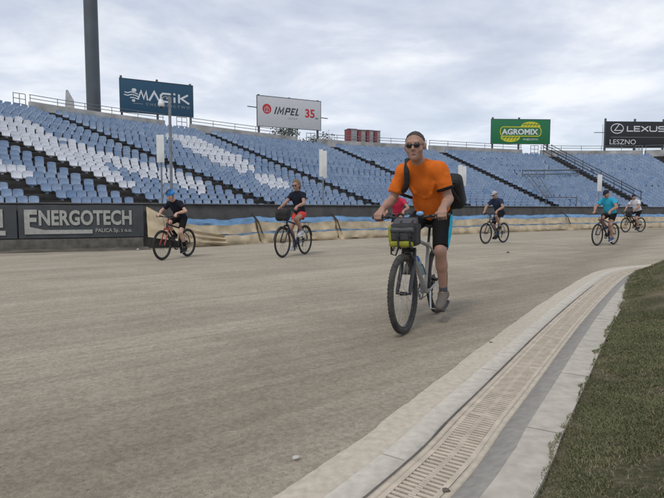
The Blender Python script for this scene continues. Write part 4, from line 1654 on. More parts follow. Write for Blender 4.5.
class SDF:
    """a smooth union of rounded cones and ellipsoids, meshed as one continuous surface"""
    def __init__(self):
        self.p = []

    def cone(self, a, b, ra, rb, k=0.02, cut=None):
        self.p.append(('c', np.array(a, float), np.array(b, float), ra, rb, k, cut))
        return self

    def ell(self, c, r, R=None, k=0.02, cut=None):
        r = np.array([r] * 3 if np.isscalar(r) else r, float)
        self.p.append(('e', np.array(c, float), r, np.eye(3) if R is None else np.array(R, float), k, cut))
        return self

    def box(self, c, half, R=None, rad=0.03, k=0.02, cut=None):
        self.p.append(('b', np.array(c, float), np.array(half, float), np.eye(3) if R is None else np.array(R, float), rad, k, cut))
        return self

    def bounds(self):
        lo, hi = [], []
        for q in self.p:
            if q[0] == 'c':
                r = max(q[3], q[4])
                lo.append(np.minimum(q[1], q[2]) - r); hi.append(np.maximum(q[1], q[2]) + r)
            elif q[0] == 'e':
                r = q[2].max(); lo.append(q[1] - r); hi.append(q[1] + r)
            else:
                r = np.linalg.norm(q[2]) + q[4]; lo.append(q[1] - r); hi.append(q[1] + r)
        return lo, hi

    def mesh(self, vox, cuts=(), wr=0.0, wf=18.0, seed=0, sub=None):
        lo_l, hi_l = self.bounds()
        lo = np.min(lo_l, 0) - 4 * vox
        hi = np.max(hi_l, 0) + 4 * vox
        n = np.ceil((hi - lo) / vox).astype(int) + 1
        D = np.full(n, 0.08, np.float32)
        ax = [lo[i] + vox * np.arange(n[i]) for i in range(3)]
        for q, l_, h_ in zip(self.p, lo_l, hi_l):
            k = q[5] if q[0] == 'c' else (q[4] if q[0] == 'e' else q[5])
            cut = q[-1]
            pad = k + 3 * vox + 0.02
            i0 = np.maximum(((l_ - pad - lo) / vox).astype(int), 0)
            i1 = np.minimum(((h_ + pad - lo) / vox).astype(int) + 2, n)
            sl_ = tuple(slice(a, b) for a, b in zip(i0, i1))
            X = np.stack(np.meshgrid(*[ax[i][i0[i]:i1[i]] for i in range(3)], indexing='ij'), -1)
            if q[0] == 'c':
                ab = q[2] - q[1]
                h = np.clip(((X - q[1]) @ ab) / max(1e-9, ab @ ab), 0, 1)
                d = np.linalg.norm(X - q[1] - h[..., None] * ab, axis=-1) - (q[3] + (q[4] - q[3]) * h)
            elif q[0] == 'e':
                Y = (X - q[1]) @ q[3]
                k0 = np.linalg.norm(Y / q[2], axis=-1)
                k1 = np.linalg.norm(Y / q[2] ** 2, axis=-1)
                d = k0 * (k0 - 1) / np.maximum(k1, 1e-6)
            else:
                Y = np.abs((X - q[1]) @ q[3]) - q[2] + q[4]
                d = np.linalg.norm(np.maximum(Y, 0), axis=-1) + np.minimum(Y.max(-1), 0) - q[4]
            if cut is not None:
                for (cp_, cn) in cut:
                    d = np.maximum(d, (X - np.array(cp_)) @ np.array(cn))
            D[sl_] = smin(D[sl_], d.astype(np.float32), k)
        if cuts or wr > 0 or sub:
            X = np.stack(np.meshgrid(*ax, indexing='ij'), -1).astype(np.float32)
            if wr > 0:
                r_ = np.random.default_rng(seed)
                acc = 0
                for o in range(5):
                    v = r_.normal(size=3); v = v / np.linalg.norm(v) * wf * (1 + 0.55 * o)
                    w_ = r_.normal(size=3) * wf * 0.5
                    acc = acc + np.sin(X @ v + 1.8 * np.sin(X @ w_ + o)) / (1 + 0.4 * o)
                D += wr * acc * 0.4
            for (cp_, cn) in cuts:
                D = np.maximum(D, (X - np.array(cp_)) @ np.array(cn))
            if sub:
                for (c, r) in sub:
                    D = np.maximum(D, r - np.linalg.norm(X - np.array(c), axis=-1))
        # surface nets
        ins = D < 0
        c = np.zeros(tuple(n - 1), np.int8)
        for dx_ in (0, 1):
            for dy_ in (0, 1):
                for dz_ in (0, 1):
                    c += ins[dx_:n[0] - 1 + dx_, dy_:n[1] - 1 + dy_, dz_:n[2] - 1 + dz_]
        act = (c > 0) & (c < 8)
        I = np.argwhere(act)
        idx = np.full(act.shape, -1, np.int64)
        idx[act] = np.arange(len(I))
        S = np.zeros((len(I), 3)); Cn = np.zeros(len(I))
        corners = [(a, b, d) for a in (0, 1) for b in (0, 1) for d in (0, 1)]
        for ca in corners:
            for axn in range(3):
                if ca[axn] == 0:
                    cb = list(ca); cb[axn] = 1
                    va = D[I[:, 0] + ca[0], I[:, 1] + ca[1], I[:, 2] + ca[2]].astype(float)
                    vb = D[I[:, 0] + cb[0], I[:, 1] + cb[1], I[:, 2] + cb[2]].astype(float)
                    m = (va < 0) != (vb < 0)
                    t = np.where(m, va / np.where(m, va - vb, 1), 0)
                    P = np.tile(np.array(ca, float), (len(I), 1)); P[:, axn] = t
                    S += P * m[:, None]; Cn += m
        V = lo + vox * (I + S / Cn[:, None])
        faces = []
        for axn in range(3):
            o1, o2 = (axn + 1) % 3, (axn + 2) % 3
            a = ins; b = np.roll(ins, -1, axn)
            m = a != b
            s_ = [slice(1, -1)] * 3
            mm = np.zeros_like(m); mm[tuple(s_)] = m[tuple(s_)]
            E_ = np.argwhere(mm)
            if len(E_) == 0:
                continue
            def cell(d1, d2):
                q = E_.copy(); q[:, o1] -= d1; q[:, o2] -= d2
                return idx[q[:, 0], q[:, 1], q[:, 2]]
            Q = np.stack([cell(0, 0), cell(1, 0), cell(1, 1), cell(0, 1)], 1)
            fl = ins[E_[:, 0], E_[:, 1], E_[:, 2]]
            Q[~fl] = Q[~fl][:, ::-1]
            faces.append(Q[(Q >= 0).all(1)])
        Fq = np.concatenate(faces)
        # light smoothing
        for _ in range(2):
            acc = np.zeros_like(V); cnt = np.zeros(len(V))
            for a in range(4):
                b = (a + 1) % 4
                np.add.at(acc, Fq[:, a], V[Fq[:, b]]); np.add.at(cnt, Fq[:, a], 1)
                np.add.at(acc, Fq[:, b], V[Fq[:, a]]); np.add.at(cnt, Fq[:, b], 1)
            V = 0.5 * V + 0.5 * acc / np.maximum(cnt, 1)[:, None]
        return V, Fq

    def build(self, name, m, parent, vox, **kw):
        V, Fq = self.mesh(vox, **kw)
        me = bpy.data.meshes.new(name)
        me.from_pydata(V.tolist(), [], Fq.tolist())
        for q in (m if isinstance(m, (list, tuple)) else [m]):
            me.materials.append(q)
        me.polygons.foreach_set('use_smooth', [True] * len(me.polygons))
        me.update()
        return link(name, me, parent)


def vec(*a):
    return np.array(a, float)


def unit(v):
    return v / max(1e-9, np.linalg.norm(v))


def ik(a, b, l1, l2, pole):
    d = b - a
    L = np.linalg.norm(d)
    if L > (l1 + l2) * 0.995:
        L = (l1 + l2) * 0.995
    u = unit(d)
    x = (l1 * l1 - l2 * l2 + L * L) / (2 * L)
    h = math.sqrt(max(0, l1 * l1 - x * x))
    p = pole - u * (pole @ u)
    return a + u * x + unit(p) * h


M_RUB = mat('tyre_rubber', (0.020, 0.020, 0.020), 0.85, var=0.3, scale=12)
M_DUSTRUB = mat('dusty_rubber', (0.050, 0.047, 0.042), 0.95, var=0.35, scale=20)
M_BLK = mat('black_metal', (0.014, 0.014, 0.015), 0.4, var=0.2)
M_BLKP = mat('black_plastic', (0.018, 0.018, 0.019), 0.6, var=0.2)
M_SIL = mat('brushed_alloy', (0.46, 0.46, 0.46), 0.35, metal=0.8, var=0.15)
M_CHAIN = mat('chain_steel', (0.13, 0.12, 0.11), 0.45, metal=0.7)
M_FR = {'grey': mat('frame_grey', (0.30, 0.295, 0.28), 0.4, var=0.1), 'black': mat('frame_black', (0.016, 0.017, 0.02), 0.35), 'blue': mat('frame_navy', (0.02, 0.045, 0.10), 0.35),
        'red': mat('frame_red', (0.27, 0.028, 0.025), 0.4), 'bluegrey': mat('frame_bluegrey', (0.045, 0.10, 0.17), 0.4), 'white': mat('frame_white', (0.55, 0.55, 0.56), 0.4)}


class Bike:
    def __init__(self, front, rear_x, W=1.06, r=0.345, rt=0.022, rear_y=None, dy=14.0, hz=1.0, hs=0.93, bw=0.62, crank_a=-80, frame='black', fork='black', label='', knobs=False,
                 guards=False, rack=False, reach=0.07, cl=0.17, pedal_y=.115, roll=0.0, name='bicycle'):
        Fp = ground(*front)
        if rear_y is None:
            best = None
            for i in range(400):
                y = front[1] - dy * i / 400
                q = ground(rear_x, y)
                e = abs((q - Fp).length - W)
                if best is None or e < best[0]:
                    best = (e, q)
            Rp = best[1]
        else:
            Rp = ground(rear_x, rear_y)
        d = Fp - Rp
        self.rz = math.atan2(d.y, d.x)
        mid = Fp - d.normalized() * (W / 2)
        self.loc = (mid.x, mid.y, -0.010)
        self.roll = math.radians(roll)
        self.root = root = empty(name, self.loc, self.rz)
        root.rotation_euler = (self.roll, 0, self.rz)
        tag(root, label, 'bicycle', 'bicycles on the track')
        k = W / 1.06
        fh, rh = vec(W / 2, 0, r), vec(-W / 2, 0, r)
        bb = vec(-W / 2 + 0.43 * k, 0, 0.285 * k)
        sd = vec(-math.cos(math.radians(73)), 0, math.sin(math.radians(73)))
        clus = bb + sd * 0.45 * k
        sad = bb + sd * ((hs - bb[2]) / sd[2])
        axd = vec(-math.cos(math.radians(70.5)), 0, math.sin(math.radians(70.5)))
        a0 = fh + vec(-0.042, 0, -0.012)
        crown = a0 + axd * (r + 0.055)
        htb = crown + axd * 0.02
        htt = htb + axd * 0.12 * k
        stem0 = crown + axd * max(0.17 * k, (hz - crown[2] - 0.02) / axd[2])
        bar = stem0 + vec(reach, 0, 0.02)
        self.fh, self.rh, self.bb, self.sad, self.bar, self.bw, self.crown = fh, rh, bb, sad, bar, bw, crown
        fm, km = M_FR[frame], M_FR[fork]
        fr = MB()
        tr = 0.0185 * k
        fr.tube([htb - axd * .0, htt], 0.024, 12)
        fr.tube([htt - axd * .025, clus], tr, 10)
        fr.tube([htb + axd * .03, bb], tr * 1.28, 12)
        fr.tube([bb, clus + sd * .03], tr * 0.95, 10)
        for sy in (-1, 1):
            fr.tube([bb + vec(-.02, sy * .03, 0), rh + vec(.12, sy * .058, 0.01), rh + vec(0, sy * .066, 0)], 0.0115, 8)
            fr.tube([clus + vec(0, sy * .018, -0.01), rh + vec(.07, sy * .058, 0.18 * k), rh + vec(0, sy * .066, 0)], 0.0095, 8)
        fr.tube([bb + vec(0, -.038, 0), bb + vec(0, .038, 0)], 0.024, 12)
        fr.build('frame', fm, root)
        fk = MB()
        for sy in (-1, 1):
            fk.tube([crown + vec(0, sy * .055, 0), crown + vec(0, sy * .055, 0) * 1 - axd * (r * .42) + vec(.0, 0, 0), fh + vec(-.012, sy * .058, .03), fh + vec(0, sy * .06, 0)], [.014, .019 if knobs else .014, .017, .013], 10)
        fk.tube([crown + vec(0, -.062, .0), crown + vec(0, .062, .0)], 0.021, 10)
        fk.tube([crown, stem0], 0.015, 10)
        if knobs:
            q = fh + axd * (r + .012) + vec(-.02, 0, 0)
            fk.tube([q + vec(.0, -.06, -.06), q + vec(.03, -.03, .0), q + vec(.03, .03, .0), q + vec(0, .06, -.06)], .013, 8)
        fk.build('fork', km, root)
        for nm, c in (('front_wheel', fh), ('rear_wheel', rh)):
            w = MB()
            R0 = r - rt * 2 + 0.006
            w.ring(c, (0, 1, 0), R0 - 0.012, [(-0.006, -.010), (0.012, -.0125), (0.012, .0125), (-0.006, .010)], 56)
            wo = w.build('wheel', M_BLK if not knobs else M_BLK, root)
            ty = MB()
            prof = [(rt * math.cos(a), rt * math.sin(a) * 0.96) for a in [2 * math.pi * i / 12 for i in range(12)]]
            ty.ring(c, (0, 1, 0), r - rt - (0.003 if knobs else 0), prof, 72)
            if knobs:
                nk = 64
                for i in range(nk):
                    a = 2 * math.pi * i / nk
                    for yy, aa in ((-0.017, .5), (-0.006, 0), (0.006, .5), (0.017, 0)):
                        a2 = a + aa * 2 * math.pi / nk
                        M = Matrix.Translation(Vector(c)) @ Matrix.Rotation(-a2, 4, 'Y') @ Matrix.Translation((r - 0.006 - abs(yy) * .35, yy, 0))
                        ty.box((-0.006, -0.0048, -0.009), (0.005, 0.0048, 0.009), M)
            ty.build('tyre', M_DUSTRUB if knobs else M_RUB, wo)
            sp = MB()
            for i in range(28):
                a = 2 * math.pi * i / 28
                sy = 1 if i % 2 else -1
                a2 = a + (0.5 if (i // 2) % 2 else -0.5)
                h0 = c + vec(0.022 * math.cos(a2), sy * .028, 0.022 * math.sin(a2))
                h1 = c + vec((R0 - .016) * math.cos(a), 0, (R0 - .016) * math.sin(a))
                sp.tube([h0, h1], 0.0014 if not knobs else 0.0012, 4, caps=False)
            sp.build('spokes', M_SIL if knobs else M_BLK, wo)
            hb = MB()
            hb.tube([c + vec(0, -.068, 0), c + vec(0, -.035, 0), c + vec(0, -.03, 0), c + vec(0, .03, 0), c + vec(0, .035, 0), c + vec(0, .068, 0)], [.009, .009, .018, .016, .009, .009], 12)
            if nm == 'rear_wheel':
                for i in range(6):
                    hb.disc(c + vec(0, -.036 - .004 * i, 0), (0, 1, 0), .055 - .006 * i, .002, 20)
            hb.build('hub', M_BLK, wo)
            if guards:
                gd = MB()
                a0_, a1_ = (20, 165) if nm == 'rear_wheel' else (10, 150)
                pr = []
                for i in range(15):
                    a = math.radians(a0_ + (a1_ - a0_) * i / 14)
                    for yy, dr in ((-.026, -.008), (0, .004), (.026, -.008)):
                        pr.append(c + vec((r + .016 + dr) * math.cos(a), yy, (r + .016 + dr) * math.sin(a)))
                gd.add(pr, [(i * 3 + j, i * 3 + j + 1, i * 3 + j + 4, i * 3 + j + 3) for i in range(14) for j in range(2)])
                gd.build('mudguard', M_BLKP, root)
        # drive
        ca = math.radians(crank_a)
        self.ped = {1: bb + vec(cl * math.cos(ca), pedal_y, cl * math.sin(ca)), -1: bb + vec(-cl * math.cos(ca), -pedal_y, -cl * math.sin(ca))}
        cr_ = MB()
        cr_.ring(bb + vec(0, -.045, 0), (0, 1, 0), .08 * k, [(-.012, -.002), (.012, -.002), (.012, .002), (-.012, .002)], 36)
        for i in range(5):
            a = i * 1.2566
            cr_.tube([bb + vec(0, -.045, 0), bb + vec(.075 * k * math.cos(a), -.045, .075 * k * math.sin(a))], .006, 6)
        for sy in (1, -1):
            p = self.ped[sy]
            cr_.tube([bb + vec(0, sy * .05, 0), vec(p[0], sy * .066, p[2])], [.014, .010], 8)
        cr_.build('crank', M_BLK if not knobs else M_SIL, root)
        for sy in (1, -1):
            p = self.ped[sy]
            pb = MB()
            pb.box((p[0] - .045, p[1] - .042, p[2] - .011), (p[0] + .045, p[1] + .042, p[2] + .011), bev=.004)
            pb.tube([vec(p[0], sy * .066, p[2]), p], .006, 6)
            pb.build('pedal', M_BLKP if not knobs else M_SIL, root)
        ch = MB()
        Y = -.046
        ch.tube([bb + vec(0, Y, .08 * k), rh + vec(0, Y, .045), rh + vec(-.045, Y, 0), rh + vec(0, Y, -.04), rh + vec(.03, Y, -.10), rh + vec(.05, Y, -.13), bb + vec(0, Y, -.08 * k), bb + vec(.08 * k, Y, 0)], .005, 5, closed=True)
        ch.build('chain', M_CHAIN, root)
        dr_ = MB()
        dr_.tube([rh + vec(0, Y - .012, -.02), rh + vec(.02, Y - .012, -.09), rh + vec(.045, Y - .008, -.15)], .011, 6)
        dr_.disc(rh + vec(.03, Y, -.10), (0, 1, 0), .022, .006, 12); dr_.disc(rh + vec(.045, Y, -.15), (0, 1, 0), .022, .006, 12)
        dr_.build('derailleur', M_BLK, root)
        # cockpit
        st = MB()
        st.tube([stem0 - axd * .02, stem0 + vec(.01, 0, .012), bar], .016, 10)
        st.build('stem', M_BLK, root)
        hbm = MB()
        pts = [bar + vec(-.035, -bw / 2, .02), bar + vec(-.012, -bw * .30, .018), bar + vec(0, -.06, 0), bar, bar + vec(0, .06, 0), bar + vec(-.012, bw * .30, .018), bar + vec(-.035, bw / 2, .02)]
        hbm.tube(pts, .0125, 10)
        self.hb = hbm.build('handlebar', M_BLK, root)
        self.grip = {}
        for sy in (1, -1):
            gq = MB()
            e0, e1 = bar + vec(-.035, sy * bw / 2, .02), bar + vec(-.012, sy * bw * .30, .018)
            dd = unit(e1 - e0)
            gq.tube([e0 - dd * .004, e0 + dd * .012, e0 + dd * .125, e0 + dd * .13], [.019, .0165, .016, .013], 10)
            gq.build('grip', M_BLKP, self.hb)
            self.grip[sy] = (e0 + dd * .065, -dd)
            lv = MB()
            b0 = e0 + dd * .165
            lv.tube([b0, b0 + vec(.045, 0, -.012), b0 + vec(.06, 0, -.02) - dd * .03, e0 + dd * .05 + vec(.058, 0, -.03)], .006, 6)
            lv.tube([b0 + vec(-.0, 0, 0), b0 + vec(.03, 0, -.008)], .014, 8)
            lv.build('brake_lever', M_BLK, self.hb)
        cb = MB()
        for sy in (1, -1):
            b0 = bar + vec(.0, sy * bw * .2, 0.0)
            cb.tube([b0 + vec(.04, 0, 0), b0 + vec(.09, -sy * .04, .03), bar + vec(.06, sy * .03, -.08), crown + vec(.03, sy * .03, .03)], .0035, 5)
        cb.build('cables', M_BLKP, root)
        spm = MB()
        spm.tube([clus + sd * .02, sad - vec(0, 0, .045)], .0135, 10)
        spm.build('seatpost', M_BLK, root)
        sdl = SDF()
        sdl.cone(sad + vec(-.085, .035, -.02), sad + vec(.0, .015, -.018), .038, .03, .03).cone(sad + vec(-.085, -.035, -.02), sad + vec(.0, -.015, -.018), .038, .03, .03).cone(sad + vec(0, 0, -.018), sad + vec(.14, 0, -.026), .03, .018, .03)
        sdl.build('saddle', M_BLKP, root, 0.012)
        if rack:
            rk = MB()
            top = rh + vec(-.02, 0, r + .07)
            for sy in (-1, 1):
                rk.tube([rh + vec(0, sy * .07, .02), top + vec(-.05, sy * .06, 0)], .005, 6)
                rk.tube([rh + vec(0, sy * .07, .02), top + vec(.12, sy * .06, 0)], .005, 6)
                rk.tube([top + vec(-.2, sy * .055, 0.01), top + vec(.22, sy * .055, 0)], .006, 6)
            for i in range(5):
                rk.tube([top + vec(-.18 + .09 * i, -.055, 0.005), top + vec(-.18 + .09 * i, .055, 0.005)], .005, 6)
            rk.build('rear_rack', M_BLK, root)


SKIN = {'tan': mat('skin_tan', (0.355, 0.205, 0.15), 0.55, var=0.12, scale=14, spec=0.35), 'fair': mat('skin_fair', (0.50, 0.31, 0.23), 0.55, var=0.1, scale=14, spec=0.35)}


def cloth(name, c, var=0.14):
    return mat('cloth_' + name, c, 0.85, var=var, scale=11, bump=0.15, bscale=90, spec=0.2)


class Rider:
    def __init__(self, bike, label, s=1.0, lean=38, headlean=18, look=0.0, yaw=0.0, voxel=0.012, skin='fair', shirt=None, shorts=None, belly=0.0, sleeve=0.62, legcut=0.55, shoe=None, sock=None,
                 hair=None, hairlen='short', hat=None, hatcol=None, glasses=True, head_s=1.0, knee_out=0.10, torso=0.50, build=1.0, hip_up=0.0, hip_fwd=0.0, toe=8, elbow=(0, 0.8, -0.6), hairline=0.0, wrinkle=.0045, lat=0.0, folds=False, hip_y=0.0, arm=1.0):
        self.b = bike
        B = bike
        hip = B.sad + vec(0.015 + hip_fwd, hip_y, 0.095 * s + hip_up)
        la = math.radians(lean)
        dr = vec(math.sin(la), 0, math.cos(la))
        fw = vec(math.cos(la), 0, -math.sin(la))            # chest normal
        up_c = 0.9
        shc = hip + dr * torso * s + vec(0, lat, 0)
        R = np.stack([fw, vec(0, 1, 0), dr], 1)
        hl = math.radians(headlean)
        neck = shc + dr * 0.045 * s
        ndir = vec(math.sin(hl * 1.3), 0, math.cos(hl * 1.3))
        hc = neck + ndir * 0.155 * s * head_s + vec(0.025 * s, 0, 0)
        # head frame
        t = math.radians(look)
        y = math.radians(yaw)
        hf = vec(math.cos(t) * math.cos(y), math.cos(t) * math.sin(y), -math.sin(t))
        hy = vec(-math.sin(y), math.cos(y), 0)
        hz = np.cross(hf, hy)
        HS = s * head_s

        def H(a, b_, c):
            return hc + (hf * a + hy * b_ + hz * c) * HS
        HR = np.stack([hf, hy, hz], 1)
        sh = {q: shc + vec(0, q * 0.172 * s * build, 0) - dr * 0.032 * s for q in (1, -1)}
        hp = {q: hip + vec(0, q * 0.085 * s, -0.01 * s) for q in (1, -1)}
        # arms
        el, wr, hand = {}, {}, {}
        for q in (1, -1):
            g_, axo = B.grip[q]
            w = g_ + vec(-.06, 0, .05) * s
            for _ in range(3):
                e_ = ik(sh[q], w, 0.295 * s * arm, 0.265 * s * arm, vec(elbow[0], q * (elbow[1] if q == 1 or len(elbow) < 4 else elbow[3]), elbow[2]))
                u = g_ - e_; u = unit(u - axo * (u @ axo))
                n_ = np.cross(axo, u) * (1 if np.cross(axo, u)[2] > 0 else -1)
                w = g_ - u * .072 * s + n_ * .038 * s
            el[q], wr[q], hand[q] = e_, w, (g_, axo, u, n_)
        # legs
        kn, an, foot = {}, {}, {}
        for q in (1, -1):
            p = B.ped[q] + vec(0, 0, 0.03)
            ph = math.radians(toe if not isinstance(toe, dict) else toe[q])
            f_ = vec(math.cos(ph), 0.06 * q, -math.sin(ph)); f_ = unit(f_)
            nu = vec(math.sin(ph), 0, math.cos(ph))
            ball = p + nu * .018 * s
            ank = ball - f_ * .125 * s + nu * .072 * s
            kn[q] = ik(hp[q], ank, 0.445 * s, 0.435 * s, vec(1, q * knee_out, 0.1))
            an[q], foot[q] = ank, (ball, f_, nu)
        self.sh, self.hip, self.dr, self.fw, self.R, self.shc = sh, hip, dr, fw, R, shc
        bs = build * s
        body = SDF()
        body.ell(hip + dr * .02 * s, vec(.115, .158, .12) * bs, R, .04)
        body.ell(hip + dr * .17 * s + fw * belly * .5 * s, vec(.112 + belly * .6, .145 + belly * .5, .16) * bs, R, .05)
        body.ell(hip + dr * .36 * s, vec(.112, .165, .165) * bs, R, .05)
        body.cone(sh[1], sh[-1], .055 * bs, .055 * bs, .04)
        for q in (1, -1):
            body.cone(shc + dr * .03 * s + vec(0, q * .03, 0) * s, sh[q], .052 * bs, .048 * bs, .04)
        body.cone(shc - dr * .02 * s - fw * .01 * s, H(-.02, 0, -.07), .062 * bs, .053 * HS, .03)
        body.ell(H(-.012, 0, .028), vec(.098, .080, .089) * HS, HR, .02)
        body.ell(H(.022, 0, -.042), vec(.068, .065, .078) * HS, HR, .025)
        body.cone(H(.062, 0, -.092), H(.06, 0, -.088), .027 * HS, .027 * HS, .025)
        body.cone(H(.088, 0, .018), H(.103, 0, -.022), .0085 * HS, .0135 * HS, .008)
        body.cone(H(.092, -.012, -.026), H(.092, .012, -.026), .009 * HS, .009 * HS, .006)
        body.cone(H(.079, -.034, .034), H(.079, .034, .034), .016 * HS, .016 * HS, .012)
        for q in (1, -1):
            body.ell(H(.058, q * .042, -.026), .026 * HS, None, .02)
            body.ell(H(-.005, q * .081, -.002), vec(.021, .011, .033) * HS, HR, .006)
            body.cone(H(.078, q * .006, -.058), H(.074, q * .022, -.060), .0095 * HS, .006 * HS, .006)
            body.cone(H(.079, q * .006, -.070), H(.074, q * .018, -.069), .0095 * HS, .006 * HS, .005)
            body.cone(sh[q], el[q], .053 * bs, .041 * bs, .025)
            body.ell(sh[q] * .55 + el[q] * .45, vec(.047, .047, .05) * bs, None, .03)
            body.cone(el[q], el[q] * .6 + wr[q] * .4, .041 * bs, .042 * bs, .02)
            body.cone(el[q] * .6 + wr[q] * .4, wr[q], .042 * bs, .027 * s, .02)
            g_, axo, u, n_ = hand[q]
            hs_ = s
            for j in range(4):
                o = (j - 1.5) * .0205 * hs_
                fl = (1.0, 1.08, 1.04, .88)[j if q == 1 else j]
                fl = (.86, 1.02, 1.08, 1.0)[j]          # little finger outermost: axo points outwards
                if True:
                    oo = axo * (-o)
                k0 = g_ + oo + u * .012 * hs_ + n_ * .031 * hs_
                p1 = g_ + oo + u * (.036 * fl) * hs_ + n_ * .006 * hs_
                p2 = g_ + oo + u * .022 * fl * hs_ - n_ * .026 * hs_
                p3 = g_ + oo - u * .004 * hs_ - n_ * .030 * hs_
                body.cone(wr[q] + oo * .55, k0, .0155 * hs_, .0135 * hs_, .010)
                body.cone(k0, p1, .0105 * hs_, .0095 * hs_, .004)
                body.cone(p1, p2, .0095 * hs_, .0088 * hs_, .003)
                body.cone(p2, p3, .0088 * hs_, .0078 * hs_, .003)
            inn = -axo
            tb = g_ - u * .040 * hs_ + n_ * .022 * hs_ + inn * .026 * hs_
            tm = g_ - u * .012 * hs_ + inn * .052 * hs_ + n_ * .014 * hs_
            tt_ = g_ + u * .016 * hs_ + inn * .054 * hs_ - n_ * .012 * hs_
            body.cone(wr[q], tb, .018 * hs_, .0165 * hs_, .012).cone(tb, tm, .0145 * hs_, .0115 * hs_, .006).cone(tm, tt_, .011 * hs_, .009 * hs_, .004)
            body.cone(hp[q], kn[q], .084 * bs, .056 * bs, .03)
            body.cone(kn[q], kn[q] * .65 + an[q] * .35, .053 * bs, .050 * bs, .02)
            cd = unit(np.cross(unit(an[q] - kn[q]), vec(0, 1, 0)))
            cd = cd if cd[0] < 0 else -cd
            body.ell(kn[q] * .70 + an[q] * .30 + cd * .016 * s, vec(.046, .046, .095) * bs, np.stack([cd, vec(0, 1, 0), unit(kn[q] - an[q])], 1), .03)
            body.cone(kn[q] * .65 + an[q] * .35, an[q], .050 * bs, .034 * s, .025)
            ball, f_, nu = foot[q]
            body.cone(an[q], ball + nu * .012 * s, .034 * s, .026 * s, .02).cone(ball + nu * .012 * s, ball + f_ * .075 * s, .027 * s, .02 * s, .02)
            body.cone(an[q], an[q] - f_ * .03 * s - nu * .04 * s, .033 * s, .027 * s, .02)
        self.o = o = body.build('person', SKIN[skin], None, voxel)
        o.location = B.loc
        o.rotation_euler = (B.roll, 0, B.rz)
        tag(o, label, 'person')
        # shirt
        g = .015 * s
        S = SDF()
        S.ell(hip + dr * .03 * s, vec(.125, .168, .13) * bs + g * .6, R, .05)
        S.ell(hip + dr * .17 * s + fw * belly * .5 * s, vec(.112 + belly * .6, .145 + belly * .5, .17) * bs + g, R, .05)
        S.ell(hip + dr * .36 * s, vec(.115, .168, .165) * bs + g, R, .05)
        S.cone(sh[1], sh[-1], .052 * bs + g, .052 * bs + g, .05)
        for q in (1, -1):
            S.cone(shc + dr * .03 * s + vec(0, q * .03, 0) * s, sh[q], .052 * bs + g * .7, .048 * bs + g, .04)
        S.cone(shc - dr * .02 * s, shc + dr * .035 * s, .078 * bs, .066 * bs, .03)
        for q in (1, -1):
            e1 = sh[q] + (el[q] - sh[q]) * sleeve
            ud = unit(el[q] - sh[q])
            S.cone(sh[q], e1 + ud * .05 * s, .050 * bs + g * .9, .056 * bs + g * 1.3, .03, cut=[(e1, ud)])
        if folds:
            def tp(h, yy, sink=.0125):
                a_ = .128 + belly * .6 * max(0, 1 - abs(h - .17) / .22)
                return hip + dr * h * s + vec(0, yy + lat * h / torso, 0) + fw * (belly * .35 + a_ * math.sqrt(max(0.05, 1 - (yy / .20) ** 2)) - sink) * s
            for (h0, y0, h1, y1, rr) in ((.43, .13, .27, .03, .012), (.43, -.13, .30, -.02, .012), (.36, -.15, .17, -.05, .014), (.22, -.165, .07, -.06, .013),
                                         (.13, -.12, .115, .11, .010), (.055, -.13, .075, .12, .012), (.30, .10, .33, -.09, .008)):
                hm_, ym_ = (h0 + h1) / 2 - .02, (y0 + y1) / 2
                S.cone(tp(h0, y0), tp(hm_, ym_), rr * .6, rr, .022).cone(tp(hm_, ym_), tp(h1, y1, .030), rr, rr * .3, .022)
            for q in (1, -1):
                for (t0, ang) in ((.25, .4), (.45, -.5), (.62, .9)):
                    ud_ = unit(el[q] - sh[q])
                    n1_ = unit(np.cross(ud_, vec(0, 0, 1))); n2_ = np.cross(n1_, ud_)
                    P0 = sh[q] + (el[q] - sh[q]) * t0
                    w0 = n1_ * math.cos(ang) + n2_ * math.sin(ang)
                    w1 = n1_ * math.cos(ang + 1.5) + n2_ * math.sin(ang + 1.5)
                    S.cone(P0 + w0 * .060 * s, P0 + ud_ * .04 + w1 * .060 * s, .011, .008, .02)
                    S.cone(P0 - w0 * .060 * s, P0 + ud_ * .05 - w1 * .060 * s, .011, .008, .02)
        S.build('shirt', shirt, o, max(voxel, .009), cuts=[(hip - dr * .035 * s, -dr)], wr=wrinkle * s, wf=(15 if not folds else 10) / s, seed=int(s * 1000) + len(label))
        P = SDF()
        P.ell(hip + dr * .02 * s, vec(.122, .163, .125) * bs + g * .3, R, .04, cut=[(hip + dr * .09 * s, dr)])
        for q in (1, -1):
            ud = unit(kn[q] - hp[q])
            L = np.linalg.norm(kn[q] - hp[q])
            if legcut <= 1:
                e1 = hp[q] + ud * L * legcut
                P.cone(hp[q], e1 + ud * .05, .086 * bs + g * .7, (.086 + (.056 - .086) * legcut) * bs + g * (.9 if legcut > .7 else 1.3), .03, cut=[(e1, ud)])
            else:
                P.cone(hp[q], kn[q], .086 * bs + g * .5, .058 * bs + g * .5, .03)
                f2 = legcut - 1
                e2 = kn[q] + (an[q] - kn[q]) * f2
                u2 = unit(an[q] - kn[q])
                P.cone(kn[q], e2 + u2 * .03, .056 * bs + g * .5, .056 * bs + (.036 - .056) * f2 * bs + g * .5, .03, cut=[(e2, u2)])
                P.ell(kn[q] * .70 + an[q] * .30 + vec(-.016 * s, 0, 0), vec(.05, .05, .09) * bs, np.stack([vec(1, 0, 0), vec(0, 1, 0), vec(0, 0, 1)], 1), .03)
        self.shorts = P.build('shorts' if legcut <= 1 else 'tights', shorts, o, max(voxel, .009), wr=.003 * s, wf=20 / s, seed=5)
        self.kn, self.an, self.hp, self.el, self.wr, self.foot = kn, an, hp, el, wr, foot
